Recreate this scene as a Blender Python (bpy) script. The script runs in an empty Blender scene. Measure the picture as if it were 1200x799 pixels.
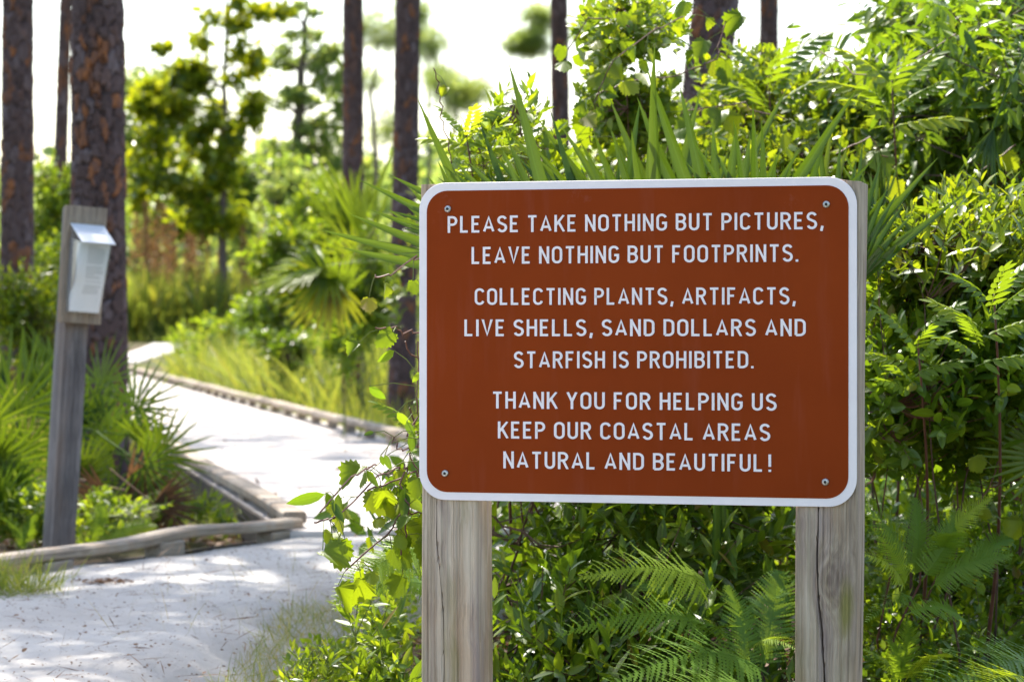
import bpy, math, random
import numpy as np
from mathutils import Vector, Matrix
random.seed(7)
rng = np.random.default_rng(11)
R = math.radians
sc = bpy.context.scene
COL = sc.collection

# ------------------------------------------------------------------ camera
H = 0.75
FP = 3000.0                       # focal length in pixels of a 1200 px wide frame
PITCH = math.atan(14.5 / FP)
cd = bpy.data.cameras.new('camera'); cam = bpy.data.objects.new('camera', cd); COL.objects.link(cam)
cam.location = (0, 0, H); cam.rotation_euler = (R(90) - PITCH, 0, 0)
cd.sensor_fit = 'HORIZONTAL'; cd.sensor_width = 36; cd.lens = 90
cd.clip_start = 0.05; cd.clip_end = 3000
cd.dof.use_dof = True; cd.dof.focus_distance = 4.25; cd.dof.aperture_fstop = 8.5
sc.camera = cam
# ------------------------------------------------------------------ sky and sun
SUN_EL, SUN_AZ = 55.0, -16.0      # azimuth measured from +Y towards +X
w = bpy.data.worlds.new('World'); sc.world = w; w.use_nodes = True
wn = w.node_tree; wn.nodes.clear()
wo = wn.nodes.new('ShaderNodeOutputWorld'); wb = wn.nodes.new('ShaderNodeBackground')
ws = wn.nodes.new('ShaderNodeTexSky'); ws.sky_type = 'NISHITA'; ws.sun_disc = False
ws.sun_elevation = R(SUN_EL); ws.sun_rotation = R(SUN_AZ)
ws.air_density = 1.2; ws.dust_density = 2.5; ws.ozone_density = 1.0
wb.inputs['Strength'].default_value = 0.15
wn.links.new(ws.outputs[0], wb.inputs['Color']); wn.links.new(wb.outputs[0], wo.inputs['Surface'])
sd = bpy.data.lights.new('sun', 'SUN'); sd.energy = 4.6; sd.angle = R(0.55); sd.color = (1.0, 0.94, 0.84)
so = bpy.data.objects.new('sun', sd); COL.objects.link(so)
sv = Vector((math.sin(R(SUN_AZ)) * math.cos(R(SUN_EL)), math.cos(R(SUN_AZ)) * math.cos(R(SUN_EL)), math.sin(R(SUN_EL))))
so.rotation_euler = sv.to_track_quat('Z', 'Y').to_euler(); so.location = (-6, 10, 18)
sc.view_settings.view_transform = 'Standard'; sc.view_settings.look = 'None'
sc.view_settings.exposure = 1.42; sc.view_settings.gamma = 1.0
try: sc.view_settings.use_curve_mapping = False
except Exception: pass
sc.render.engine = 'CYCLES'
c = sc.cycles
c.max_bounces = 7; c.diffuse_bounces = 4; c.glossy_bounces = 3; c.transmission_bounces = 6; c.transparent_max_bounces = 8
c.caustics_reflective = False; c.caustics_refractive = False; c.sample_clamp_indirect = 6
c.use_denoising = True

# ------------------------------------------------------------------ pixel helpers (photograph of 1200 x 799)
cp, sp_ = math.cos(PITCH), math.sin(PITCH)
def ray(x, y):
    a, b = (x - 600) / FP, (399.5 - y) / FP
    return Vector((a, cp + b * sp_, b * cp - sp_))
def pt(x, y, Y):
    d = ray(x, y); return Vector((0, 0, H)) + d * (Y / d.y)
def gnd(x, y, z=0.0):
    d = ray(x, y); return Vector((0, 0, H)) + d * ((z - H) / d.z)

# ------------------------------------------------------------------ object helpers
def tag(o, label=None, cat=None, group=None, kind=None):
    if label: o['label'] = label
    if cat: o['category'] = cat
    if group: o['group'] = group
    if kind: o['kind'] = kind
    return o
def empty(name, loc, label=None, cat=None, group=None, kind=None, rot=(0, 0, 0)):
    o = bpy.data.objects.new(name, None); o.empty_display_size = 0.1
    o.location = loc; o.rotation_euler = rot; COL.objects.link(o)
    return tag(o, label, cat, group, kind)
def link(name, me, parent=None, loc=None):
    o = bpy.data.objects.new(name, me); COL.objects.link(o)
    if parent: o.parent = parent
    if loc is not None: o.location = loc
    return o
def mesh_np(name, V, F, mat, attrs=None, smooth=False):
    """V (n,3), F (m,3) or list of polygons; attrs = dict name -> per-vertex floats"""
    me = bpy.data.meshes.new(name)
    V = np.asarray(V, dtype=np.float32)
    if isinstance(F, np.ndarray):
        k = F.shape[1]
        me.vertices.add(len(V)); me.vertices.foreach_set('co', V.ravel())
        me.loops.add(F.size); me.loops.foreach_set('vertex_index', F.astype(np.int32).ravel())
        me.polygons.add(len(F)); me.polygons.foreach_set('loop_start', np.arange(0, F.size, k, dtype=np.int32))
        try: me.polygons.foreach_set('loop_total', np.full(len(F), k, dtype=np.int32))
        except Exception: pass
        me.update(calc_edges=True)
    else:
        me.from_pydata([tuple(v) for v in V], [], F)
    if attrs:
        for k2, a in attrs.items():
            at = me.attributes.new(k2, 'FLOAT', 'POINT'); at.data.foreach_set('value', np.asarray(a, dtype=np.float32))
    if smooth: me.polygons.foreach_set('use_smooth', np.ones(len(me.polygons), dtype=bool))
    me.materials.append(mat); me.update()
    return me
class MB:
    """collects boxes, tubes and free pieces into one mesh"""
    def __init__(s): s.V = []; s.F = []; s.n = 0
    def add(s, V, F):
        V = [tuple(v) for v in V]
        s.F += [tuple(i + s.n for i in f) for f in F]; s.V += V; s.n += len(V)
    def box(s, x0, x1, y0, y1, z0, z1, M=None, bev=0.0):
        b = bev
        if b <= 0:
            V = [Vector((x, y, z)) for z in (z0, z1) for y in (y0, y1) for x in (x0, x1)]
            F = [(0, 2, 3, 1), (4, 5, 7, 6), (0, 1, 5, 4), (2, 6, 7, 3), (0, 4, 6, 2), (1, 3, 7, 5)]
        else:   # chamfered on all long edges: two rings inset at each end
            def ring(z, i): return [Vector(p + (z,)) for p in ((x0 + b + i, y0 + i), (x1 - b - i, y0 + i), (x1 - i, y0 + b + i), (x1 - i, y1 - b - i), (x1 - b - i, y1 - i), (x0 + b + i, y1 - i), (x0 + i, y1 - b - i), (x0 + i, y0 + b + i))]
            V = ring(z0, b * .7) + ring(z0 + b, 0) + ring(z1 - b, 0) + ring(z1, b * .7)
            F = [tuple(range(7, -1, -1)), tuple(range(24, 32))]
            for r in range(3):
                for i in range(8): j = (i + 1) % 8; F.append((r * 8 + i, r * 8 + j, r * 8 + 8 + j, r * 8 + 8 + i))
        if M is not None: V = [M @ v for v in V]
        s.add(V, F)
    def tube(s, P, rad, k=6):
        P = [Vector(p) for p in P]
        if not hasattr(rad, '__len__'): rad = [rad] * len(P)
        V = []; F = []
        up = Vector((0.13, 0.31, 0.94))
        for i, p in enumerate(P):
            d = (P[min(i + 1, len(P) - 1)] - P[max(i - 1, 0)]).normalized()
            a = d.cross(up)
            if a.length < .1: a = d.cross(Vector((1, 0, 0)))
            a.normalize(); b_ = d.cross(a)
            for j in range(k):
                t = 2 * math.pi * j / k; V.append(p + (a * math.cos(t) + b_ * math.sin(t)) * rad[i])
        for i in range(len(P) - 1):
            for j in range(k):
                q = (j + 1) % k; F.append((i * k + j, i * k + q, i * k + k + q, i * k + k + j))
        F.append(tuple(range(k - 1, -1, -1))); F.append(tuple(range(len(P) * k - k, len(P) * k)))
        s.add(V, F)
    def build(s, name, mat, parent=None, smooth=False, loc=None):
        me = mesh_np(name, s.V, s.F, mat)
        if smooth: me.polygons.foreach_set('use_smooth', np.ones(len(me.polygons), dtype=bool))
        return link(name, me, parent, loc)

# ------------------------------------------------------------------ materials
def newmat(name):
    m = bpy.data.materials.new(name); m.use_nodes = True; nt = m.node_tree; nt.nodes.clear()
    out = nt.nodes.new('ShaderNodeOutputMaterial'); return m, nt, out
def N(nt, t, **k):
    n = nt.nodes.new('ShaderNode' + t)
    for a, v in k.items():
        if a.startswith('i_'):
            s_ = n.inputs[int(a[2:])] if a[2:].isdigit() else n.inputs[a[2:].replace('_', ' ')]
            if hasattr(v, 'is_linked') or type(v).__name__.startswith('NodeSocket'): nt.links.new(v, s_)
            else: s_.default_value = v
        else: setattr(n, a, v)
    return n
def ramp(nt, fac, stops):
    n = nt.nodes.new('ShaderNodeValToRGB'); e = n.color_ramp.elements
    while len(e) < len(stops): e.new(0.5)
    for i, (p, cc) in enumerate(stops): e[i].position = p; e[i].color = (*cc, 1)
    nt.links.new(fac, n.inputs[0]); return n.outputs[0]
def mathn(nt, op, a, b=None):
    n = nt.nodes.new('ShaderNodeMath'); n.operation = op
    for i, v in enumerate((a, b)):
        if v is None: continue
        if isinstance(v, (int, float)): n.inputs[i].default_value = v
        else: nt.links.new(v, n.inputs[i])
    return n.outputs[0]
def mixc(nt, f, a, b, bt='MIX'):
    n = nt.nodes.new('ShaderNodeMix'); n.data_type = 'RGBA'; n.blend_type = bt
    for i, v in ((0, f), (6, a), (7, b)):
        if isinstance(v, (int, float)): n.inputs[i].default_value = v
        elif isinstance(v, tuple): n.inputs[i].default_value = (*v, 1)
        else: nt.links.new(v, n.inputs[i])
    return n.outputs[2]
def noise(nt, vec, scale, detail=4, rough=.55, mapscale=None):
    if mapscale:
        mp = N(nt, 'Mapping'); nt.links.new(vec, mp.inputs[0]); mp.inputs['Scale'].default_value = mapscale; vec = mp.outputs[0]
    n = N(nt, 'TexNoise'); nt.links.new(vec, n.inputs['Vector']); n.inputs['Scale'].default_value = scale
    n.inputs['Detail'].default_value = detail; n.inputs['Roughness'].default_value = rough
    return n.outputs['Fac']
def bump(nt, h, strength=.4, dist=.01):
    n = N(nt, 'Bump'); nt.links.new(h, n.inputs['Height']); n.inputs['Strength'].default_value = strength; n.inputs['Distance'].default_value = dist
    return n.outputs[0]

def leafmat(name, cols, trans=(.16, .26, .02), tf=.42, rough=.38, rib=True, spec=.33):
    """cols: three real leaf colours picked leaf by leaf; trans: light that passes through"""
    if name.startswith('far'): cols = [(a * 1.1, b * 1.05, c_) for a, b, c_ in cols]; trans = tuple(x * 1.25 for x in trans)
    elif name not in ('rusty_seed', 'dead_leaf', 'pine_needle'):      # yellow side of green, as young Florida foliage is
        cols = [(a * 1.22, b * 1.08, c_ * .6) for a, b, c_ in cols]; trans = (trans[0] * 1.35, trans[1] * 1.2, trans[2] * .65)
    m, nt, out = newmat(name)
    at = N(nt, 'Attribute', attribute_name='var'); oi = N(nt, 'ObjectInfo')
    v = mathn(nt, 'FRACT', mathn(nt, 'ADD', at.outputs['Fac'], oi.outputs['Random']))
    col = ramp(nt, v, [(0, cols[0]), (.55, cols[1]), (.93, cols[2]), (.975, cols[2]), (.985, (.17, .09, .03))])
    tcol = ramp(nt, v, [(0, tuple(x * .75 for x in trans)), (.55, trans), (.95, tuple(min(1, x * y) for x, y in zip(trans, (1.7, 1.4, 1.2))))])
    tc = N(nt, 'TexCoord')
    nz = noise(nt, tc.outputs['Object'], 9, 3)
    br = mathn(nt, 'ADD', mathn(nt, 'MULTIPLY', nz, .5), .75)
    col = mixc(nt, 1.0, col, N(nt, 'CombineColor', i_0=br, i_1=br, i_2=br).outputs[0], 'MULTIPLY')
    if rib:
        mid = N(nt, 'Attribute', attribute_name='mid')
        f = mathn(nt, 'MULTIPLY', mathn(nt, 'SUBTRACT', 1.0, mathn(nt, 'MINIMUM', mathn(nt, 'MULTIPLY', mid.outputs['Fac'], 5.0), 1.0)), .45)
        col = mixc(nt, f, col, tuple(min(1, x * 2.2 + .02) for x in cols[1]))
    p = N(nt, 'BsdfPrincipled', i_Roughness=rough); nt.links.new(col, p.inputs['Base Color'])
    p.inputs['Specular IOR Level'].default_value = spec
    t = N(nt, 'BsdfTranslucent'); nt.links.new(tcol, t.inputs['Color'])
    mx = N(nt, 'MixShader', i_0=tf); nt.links.new(p.outputs[0], mx.inputs[1]); nt.links.new(t.outputs[0], mx.inputs[2])
    nt.links.new(mx.outputs[0], out.inputs['Surface']); return m
def plain(name, col, rough=.6, spec=.5, metal=0, bumpscale=None, vary=.0, vs=8):
    m, nt, out = newmat(name); tc = N(nt, 'TexCoord')
    p = N(nt, 'BsdfPrincipled', i_Roughness=rough, i_Metallic=metal); p.inputs['Base Color'].default_value = (*col, 1)
    p.inputs['Specular IOR Level'].default_value = spec
    if vary:
        nz = noise(nt, tc.outputs['Object'], vs, 5)
        nt.links.new(ramp(nt, nz, [(.3, tuple(x * (1 - vary) for x in col)), (.7, tuple(min(1, x * (1 + vary)) for x in col))]), p.inputs['Base Color'])
    if bumpscale: nt.links.new(bump(nt, noise(nt, tc.outputs['Object'], bumpscale, 4), .3, .004), p.inputs['Normal'])
    nt.links.new(p.outputs[0], out.inputs[0]); return m
def woodmat(name, ramp_cols, axis='Z', scale=1.0, moss=0.0, knot=None, patch=None, perobj=True):
    """weathered timber, grain along the axis of the object"""
    m, nt, out = newmat(name); tc = N(nt, 'TexCoord'); oi = N(nt, 'ObjectInfo')
    vec = tc.outputs['Object']
    if perobj:
        va = N(nt, 'VectorMath', operation='ADD'); nt.links.new(vec, va.inputs[0])
        cx = N(nt, 'CombineXYZ'); r_ = mathn(nt, 'MULTIPLY', oi.outputs['Random'], 37.0)
        for i in range(3): nt.links.new(r_, cx.inputs[i])
        nt.links.new(cx.outputs[0], va.inputs[1]); vec = va.outputs[0]
    if knot:      # the grain parts round a knot at (x, z)
        def blob(px_, pz_, sx, sz):
            sb = N(nt, 'VectorMath', operation='SUBTRACT'); nt.links.new(tc.outputs['Object'], sb.inputs[0]); sb.inputs[1].default_value = (px_, 0, pz_)
            ml = N(nt, 'VectorMath', operation='MULTIPLY'); nt.links.new(sb.outputs[0], ml.inputs[0]); ml.inputs[1].default_value = (sx, 0, sz)
            ln = N(nt, 'VectorMath', operation='LENGTH'); nt.links.new(ml.outputs[0], ln.inputs[0]); return ln.outputs['Value']
        kd = blob(knot[0], knot[1], 38, 20); kf = mathn(nt, 'POWER', 2.718, mathn(nt, 'MULTIPLY', mathn(nt, 'MULTIPLY', kd, kd), -1.0))
        kx = N(nt, 'CombineXYZ'); nt.links.new(mathn(nt, 'MULTIPLY', kf, .035), kx.inputs[0])
        ka = N(nt, 'VectorMath', operation='ADD'); nt.links.new(vec, ka.inputs[0]); nt.links.new(kx.outputs[0], ka.inputs[1]); vec = ka.outputs[0]
    # slow warp so that the grain wanders and flows round a knot
    wz = noise(nt, vec, 5 * scale, 3)
    wv = N(nt, 'VectorMath', operation='SCALE'); cz = N(nt, 'CombineXYZ')
    for i in range(3): nt.links.new(mathn(nt, 'SUBTRACT', wz, .5), cz.inputs[i])
    nt.links.new(cz.outputs[0], wv.inputs[0]); wv.inputs['Scale'].default_value = .035 / scale
    v2 = N(nt, 'VectorMath', operation='ADD'); nt.links.new(vec, v2.inputs[0]); nt.links.new(wv.outputs[0], v2.inputs[1]); vec2 = v2.outputs[0]
    ms = {'Z': (1, 1, .035), 'X': (.035, 1, 1), 'Y': (1, .035, 1)}[axis]
    g1 = noise(nt, vec2, 110 * scale, 8, .68, tuple(q * (.6 if q < 1 else 1) for q in ms)); g2 = noise(nt, vec2, 22 * scale, 4, .5, ms); g3 = noise(nt, vec, 9 * scale, 4, .5)
    g = mathn(nt, 'ADD', mathn(nt, 'MULTIPLY', g1, .45), mathn(nt, 'ADD', mathn(nt, 'MULTIPLY', g2, .35), mathn(nt, 'MULTIPLY', g3, .2)))
    col = ramp(nt, g, list(zip((.34, .46, .54, .66), ramp_cols)))
    warm = noise(nt, vec2, 14 * scale, 3, .5, (1, 1, .2))
    col = mixc(nt, ramp(nt, warm, [(.5, (0, 0, 0)), (.72, (.55, .55, .55))]), col, tuple(a * b for a, b in zip(ramp_cols[2], (1.05, .8, .6))))
    if moss:
        pz = noise(nt, vec2, 30, 4, .6, (1, 1, .05))
        col = mixc(nt, ramp(nt, pz, [(.5, (0, 0, 0)), (.66, (.6, .6, .6))]), col, (.27, .205, .205))
        mz = noise(nt, vec2, 16, 4, .55, (1.2, 1.2, .12))
        col = mixc(nt, ramp(nt, mz, [(.56, (0, 0, 0)), (.72, (moss, moss, moss))]), col, (.17, .17, .035))
    if knot:
        rg = mathn(nt, 'SINE', mathn(nt, 'MULTIPLY', kd, 16.0)); col = mixc(nt, mathn(nt, 'MULTIPLY', mathn(nt, 'MULTIPLY', mathn(nt, 'ADD', mathn(nt, 'MULTIPLY', rg, .5), .5), kf), .55), col, (.16, .11, .09))
    if patch:
        pd = mathn(nt, 'ADD', blob(patch[0], patch[1], 75, 18), mathn(nt, 'MULTIPLY', mathn(nt, 'SUBTRACT', g2, .5), 2.6)); col = mixc(nt, ramp(nt, pd, [(.25, (.75, .75, .75)), (.95, (0, 0, 0))]), col, (.20, .19, .03))
    p = N(nt, 'BsdfPrincipled', i_Roughness=.8); nt.links.new(col, p.inputs['Base Color']); p.inputs['Specular IOR Level'].default_value = .25
    nt.links.new(bump(nt, g1, .7, .003), p.inputs['Normal'])
    nt.links.new(p.outputs[0], out.inputs[0]); return m

M = {}
POSTC = ((.14, .10, .07), (.35, .275, .20), (.50, .405, .305), (.66, .565, .44))
M['fetter'] = leafmat('fetterbush_leaf', ((.026, .066, .012), (.046, .105, .016), (.10, .155, .02)), (.13, .235, .014), .37, .34)
M['myrtle'] = leafmat('myrtle_leaf', ((.03, .075, .014), (.06, .12, .016), (.12, .17, .02)), (.21, .32, .016), .45, .34)
M['glossy'] = leafmat('dark_glossy_leaf', ((.03, .075, .016), (.055, .125, .02), (.10, .17, .022)), (.19, .33, .018), .42, .26)
M['droop'] = leafmat('drooping_leaf', ((.03, .075, .018), (.05, .115, .022), (.12, .18, .02)), (.18, .32, .02), .44, .34)
M['vine'] = leafmat('grape_leaf', ((.05, .11, .015), (.075, .14, .018), (.12, .165, .02)), (.22, .34, .012), .48, .45)
M['fresh'] = leafmat('fresh_leaf', ((.04, .10, .018), (.075, .15, .02), (.13, .19, .03)), (.21, .33, .02), .46, .4)
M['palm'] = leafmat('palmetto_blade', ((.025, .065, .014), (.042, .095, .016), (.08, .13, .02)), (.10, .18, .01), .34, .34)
M['palmlit'] = leafmat('sunlit_palm_blade', ((.05, .10, .015), (.08, .14, .02), (.13, .17, .025)), (.22, .33, .015), .42, .36)  # brighter, yellower copy of the palmetto blade, sunlight put into its colour
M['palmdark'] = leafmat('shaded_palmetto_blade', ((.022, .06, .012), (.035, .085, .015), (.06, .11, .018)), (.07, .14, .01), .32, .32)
M['fern'] = leafmat('fern_leaf', ((.05, .14, .03), (.09, .19, .03), (.14, .23, .03)), (.28, .44, .03), .42, .5, rib=False)
M['grass'] = leafmat('grass_blade', ((.06, .11, .03), (.095, .15, .035), (.2, .19, .07)), (.23, .31, .06), .44, .5, rib=False)
M['drygrass'] = leafmat('dry_grass_blade', ((.12, .14, .03), (.2, .18, .06), (.32, .25, .12)), (.3, .3, .08), .4, .6, rib=False)
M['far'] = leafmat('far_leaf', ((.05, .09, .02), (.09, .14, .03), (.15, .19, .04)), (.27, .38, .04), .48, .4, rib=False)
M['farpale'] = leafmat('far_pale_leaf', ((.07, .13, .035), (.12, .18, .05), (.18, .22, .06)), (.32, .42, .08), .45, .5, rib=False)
M['bay'] = leafmat('bay_leaf', ((.04, .085, .016), (.07, .125, .018), (.15, .19, .022)), (.30, .40, .02), .46, .2, rib=False)
M['needle'] = leafmat('pine_needle', ((.03, .07, .02), (.05, .1, .03), (.08, .13, .04)), (.14, .22, .05), .35, .4, rib=False)
M['rust'] = leafmat('rusty_seed', ((.20, .10, .04), (.30, .15, .06), (.34, .2, .09)), (.34, .19, .07), .3, .7, rib=False)
M['deadleaf'] = leafmat('dead_leaf', ((.10, .05, .025), (.17, .09, .05), (.28, .18, .11)), (.2, .1, .04), .2, .7, rib=False)
M['twig'] = plain('twig_bark', (.09, .055, .04), .8, .2, vary=.4, vs=30)
M['redtwig'] = plain('reddish_twig', (.12, .055, .04), .6, .3, vary=.3, vs=30)
M['greentwig'] = plain('green_stem', (.12, .15, .03), .6, .3, vary=.3, vs=30)
M['branch'] = plain('grey_branch_bark', (.13, .1, .085), .85, .2, bumpscale=40, vary=.4, vs=14)
M['post'] = woodmat('weathered_post_wood', POSTC, moss=.7)
M['darkpost'] = woodmat('grey_purple_post_wood', ((.09, .075, .075), (.17, .145, .14), (.25, .215, .205), (.34, .30, .28)), scale=.8)
M['board'] = woodmat('tan_backing_board_wood', ((.16, .12, .09), (.26, .20, .15), (.34, .27, .2), (.42, .35, .28)), scale=.8)
M['rail'] = woodmat('rail_wood', ((.12, .09, .07), (.23, .19, .15), (.33, .28, .225), (.46, .40, .33)), axis='X', scale=.8)
M['deck'] = woodmat('bleached_deck_wood', ((.36, .32, .29), (.45, .41, .38), (.53, .49, .46), (.6, .57, .54)), axis='X', scale=.6)
M['shadewood'] = plain('shade_dark_wood', (.05, .04, .034), .85, .2, vary=.4, vs=20)  # skirt wood coloured near black to stand in for its shade
M['white'] = plain('white_reflective_sheet', (.86, .79, .79), .5, .2, vary=.05, vs=14)
M['paper'] = plain('white_paper', (.82, .83, .84), .7, .2, vary=.03, vs=5)
M['ink'] = plain('grey_print', (.32, .33, .36), .8, .1)
M['metal'] = plain('zinc_screw', (.45, .44, .43), .38, .5, metal=.9, vary=.3, vs=200)
M['darkmetal'] = plain('screw_recess', (.05, .045, .045), .6, .3)

def m_sign():
    m, nt, out = newmat('brown_sign_sheet'); tc = N(nt, 'TexCoord'); ob = tc.outputs['Object']
    big = noise(nt, ob, 3.2, 5, .6); fine = noise(nt, ob, 60, 4, .6)
    col = mixc(nt, ramp(nt, big, [(.35, (0, 0, 0)), (.75, (1, 1, 1))]), (.225, .034, .0045), (.27, .043, .006))
    # faint vertical wipe marks and a few chalky scuffs
    st = noise(nt, ob, 30, 4, .6, (1, 1, .12))
    col = mixc(nt, ramp(nt, st, [(.55, (0, 0, 0)), (.8, (.22, .22, .22))]), col, (.30, .09, .06))
    sk = noise(nt, ob, 9, 7, .75)
    col = mixc(nt, ramp(nt, sk, [(.64, (0, 0, 0)), (.75, (.26, .26, .26))]), col, (.36, .15, .12))
    p = N(nt, 'BsdfPrincipled'); nt.links.new(col, p.inputs['Base Color'])
    nt.links.new(ramp(nt, fine, [(.3, (.36,) * 3), (.7, (.5,) * 3)]), p.inputs['Roughness']); p.inputs['Specular IOR Level'].default_value = .06
    nt.links.new(p.outputs[0], out.inputs[0]); return m
M['brown'] = m_sign()
def m_plastic():
    m, nt, out = newmat('clear_acrylic')
    g = N(nt, 'BsdfGlossy', i_Roughness=.12); t = N(nt, 'BsdfTransparent'); t.inputs[0].default_value = (.96, .97, .98, 1)
    d = N(nt, 'BsdfDiffuse'); d.inputs[0].default_value = (.7, .72, .78, 1)
    a = N(nt, 'MixShader', i_0=.10); nt.links.new(t.outputs[0], a.inputs[1]); nt.links.new(g.outputs[0], a.inputs[2])
    b = N(nt, 'MixShader', i_0=.06); nt.links.new(a.outputs[0], b.inputs[1]); nt.links.new(d.outputs[0], b.inputs[2])
    nt.links.new(b.outputs[0], out.inputs[0]); return m
M['acrylic'] = m_plastic()
def m_hood():
    m, nt, out = newmat('white_acrylic_hood')
    p = N(nt, 'BsdfPrincipled', i_Roughness=.3); p.inputs['Base Color'].default_value = (.8, .81, .84, 1)
    t = N(nt, 'BsdfTranslucent'); t.inputs[0].default_value = (.8, .82, .86, 1)
    a = N(nt, 'MixShader', i_0=.3); nt.links.new(p.outputs[0], a.inputs[1]); nt.links.new(t.outputs[0], a.inputs[2])
    nt.links.new(a.outputs[0], out.inputs[0]); return m
M['hood'] = m_hood()
def m_sand():
    m, nt, out = newmat('white_sand'); tc = N(nt, 'TexCoord'); ob = tc.outputs['Object']
    a = noise(nt, ob, 1.6, 5, .6); b = noise(nt, ob, 14, 6, .7); f = noise(nt, ob, 260, 3, .7); g = noise(nt, ob, 70, 5, .75)
    col = ramp(nt, a, [(.3, (.44, .41, .38)), (.7, (.56, .54, .51))])
    col = mixc(nt, ramp(nt, b, [(.45, (0, 0, 0)), (.75, (.4, .4, .4))]), col, (.38, .34, .30))
    col = mixc(nt, ramp(nt, g, [(.62, (0, 0, 0)), (.72, (.7, .7, .7))]), col, (.24, .19, .15))
    col = mixc(nt, ramp(nt, f, [(.3, (.25, .25, .25)), (.5, (0, 0, 0))]), col, (.3, .27, .25))
    p = N(nt, 'BsdfPrincipled', i_Roughness=.9); nt.links.new(col, p.inputs['Base Color']); p.inputs['Specular IOR Level'].default_value = .15
    h = mathn(nt, 'ADD', mathn(nt, 'MULTIPLY', f, .25), mathn(nt, 'ADD', g, mathn(nt, 'MULTIPLY', b, 1.5)))
    nt.links.new(bump(nt, h, .8, .012), p.inputs['Normal']); nt.links.new(p.outputs[0], out.inputs[0]); return m
M['sand'] = m_sand()
def m_ground():
    m, nt, out = newmat('forest_floor'); tc = N(nt, 'TexCoord'); ob = tc.outputs['Object']
    a = noise(nt, ob, .35, 5, .6); b = noise(nt, ob, 11, 6, .7); g = noise(nt, ob, 60, 5, .7)
    col = ramp(nt, b, [(.35, (.05, .035, .022)), (.55, (.10, .07, .045)), (.75, (.17, .13, .09))])
    col = mixc(nt, ramp(nt, a, [(.42, (0, 0, 0)), (.6, (.8, .8, .8))]), col, (.06, .10, .02))
    p = N(nt, 'BsdfPrincipled', i_Roughness=.95); nt.links.new(col, p.inputs['Base Color']); p.inputs['Specular IOR Level'].default_value = .1
    nt.links.new(bump(nt, mathn(nt, 'ADD', b, g), .8, .02), p.inputs['Normal']); nt.links.new(p.outputs[0], out.inputs[0]); return m
M['ground'] = m_ground()
def m_bark():
    m, nt, out = newmat('pine_bark'); tc = N(nt, 'TexCoord'); ob = tc.outputs['Object']
    pl = N(nt, 'Attribute', attribute_name='plate').outputs['Fac']; ed = N(nt, 'Attribute', attribute_name='edge').outputs['Fac']
    col = ramp(nt, pl, [(0, (.05, .033, .032)), (.3, (.10, .07, .072)), (.5, (.075, .045, .04)), (.66, (.17, .135, .145)), (.78, (.12, .055, .035)), (.93, (.26, .10, .04))])
    nz = noise(nt, ob, 34, 6, .7, (1, 1, .5)); fl = noise(nt, ob, 90, 4, .7, (1, 1, .3))
    col = mixc(nt, ramp(nt, nz, [(.42, (0, 0, 0)), (.62, (.85, .85, .85))]), col, (.085, .052, .05))
    col = mixc(nt, ramp(nt, fl, [(.55, (0, 0, 0)), (.75, (.5, .5, .5))]), col, (.23, .15, .13))
    col = mixc(nt, ramp(nt, ed, [(.02, (.8, .8, .8)), (.13, (0, 0, 0))]), col, (.045, .03, .028))
    p = N(nt, 'BsdfPrincipled', i_Roughness=.85); nt.links.new(col, p.inputs['Base Color']); p.inputs['Specular IOR Level'].default_value = .25
    nt.links.new(bump(nt, mathn(nt, 'ADD', nz, mathn(nt, 'MULTIPLY', fl, .5)), .7, .008), p.inputs['Normal']); nt.links.new(p.outputs[0], out.inputs[0]); return m
M['bark'] = m_bark()

# ------------------------------------------------------------------ leaf templates: (V, F, mid)
def ribbon(prof, n=6, width=.3, fold=.25, curl=.15, twist=0.0):
    ts = np.linspace(0, 1, n); V = []; mid = []; rows = []
    for i, t in enumerate(ts):
        wv = prof(t) * width / 2
        z = -curl * t * t
        if i in (0, n - 1): rows.append([len(V)]); V.append((0, t, z)); mid.append(0)
        else:
            rows.append([len(V), len(V) + 1, len(V) + 2])
            V += [(-wv, t, z + fold * wv + twist * wv), (0, t, z), (wv, t, z + fold * wv - twist * wv)]; mid += [1, 0, 1]
    F = []
    for a, b in zip(rows[:-1], rows[1:]):
        if len(a) == 1: F += [(a[0], b[1], b[0]), (a[0], b[2], b[1])]
        elif len(b) == 1: F += [(a[0], a[1], b[0]), (a[1], a[2], b[0])]
        else: F += [(a[0], a[1], b[1]), (a[0], b[1], b[0]), (a[1], a[2], b[2]), (a[1], b[2], b[1])]
    return np.array(V, float), np.array(F), np.array(mid, float)
lance_p = lambda t: math.sin(math.pi * t ** .85) ** .8
ellip_p = lambda t: math.sin(math.pi * t ** .8) ** .6
T = {}
T['lance'] = [ribbon(lance_p, 6, .30, .3, c_, tw) for c_, tw in ((.06, 0), (.2, .1), (-.04, -.12))]
T['lance_c'] = [ribbon(lance_p, 4, .32, .3, c_) for c_ in (.05, .2)]
T['ellip'] = [ribbon(ellip_p, 6, .46, .25, c_, tw) for c_, tw in ((.05, 0), (.2, .1))]
T['ellip_c'] = [ribbon(ellip_p, 4, .5, .25, c_) for c_ in (.03, .2)]
T['blade'] = [ribbon(lambda t: (1 - t) ** .6 * min(1, .5 + 5 * t), 5, .035, .2, c_) for c_ in (.1, .35, .7)]
T['strip'] = [ribbon(lambda t: 1, 3, .03, .0, 0)]
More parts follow.
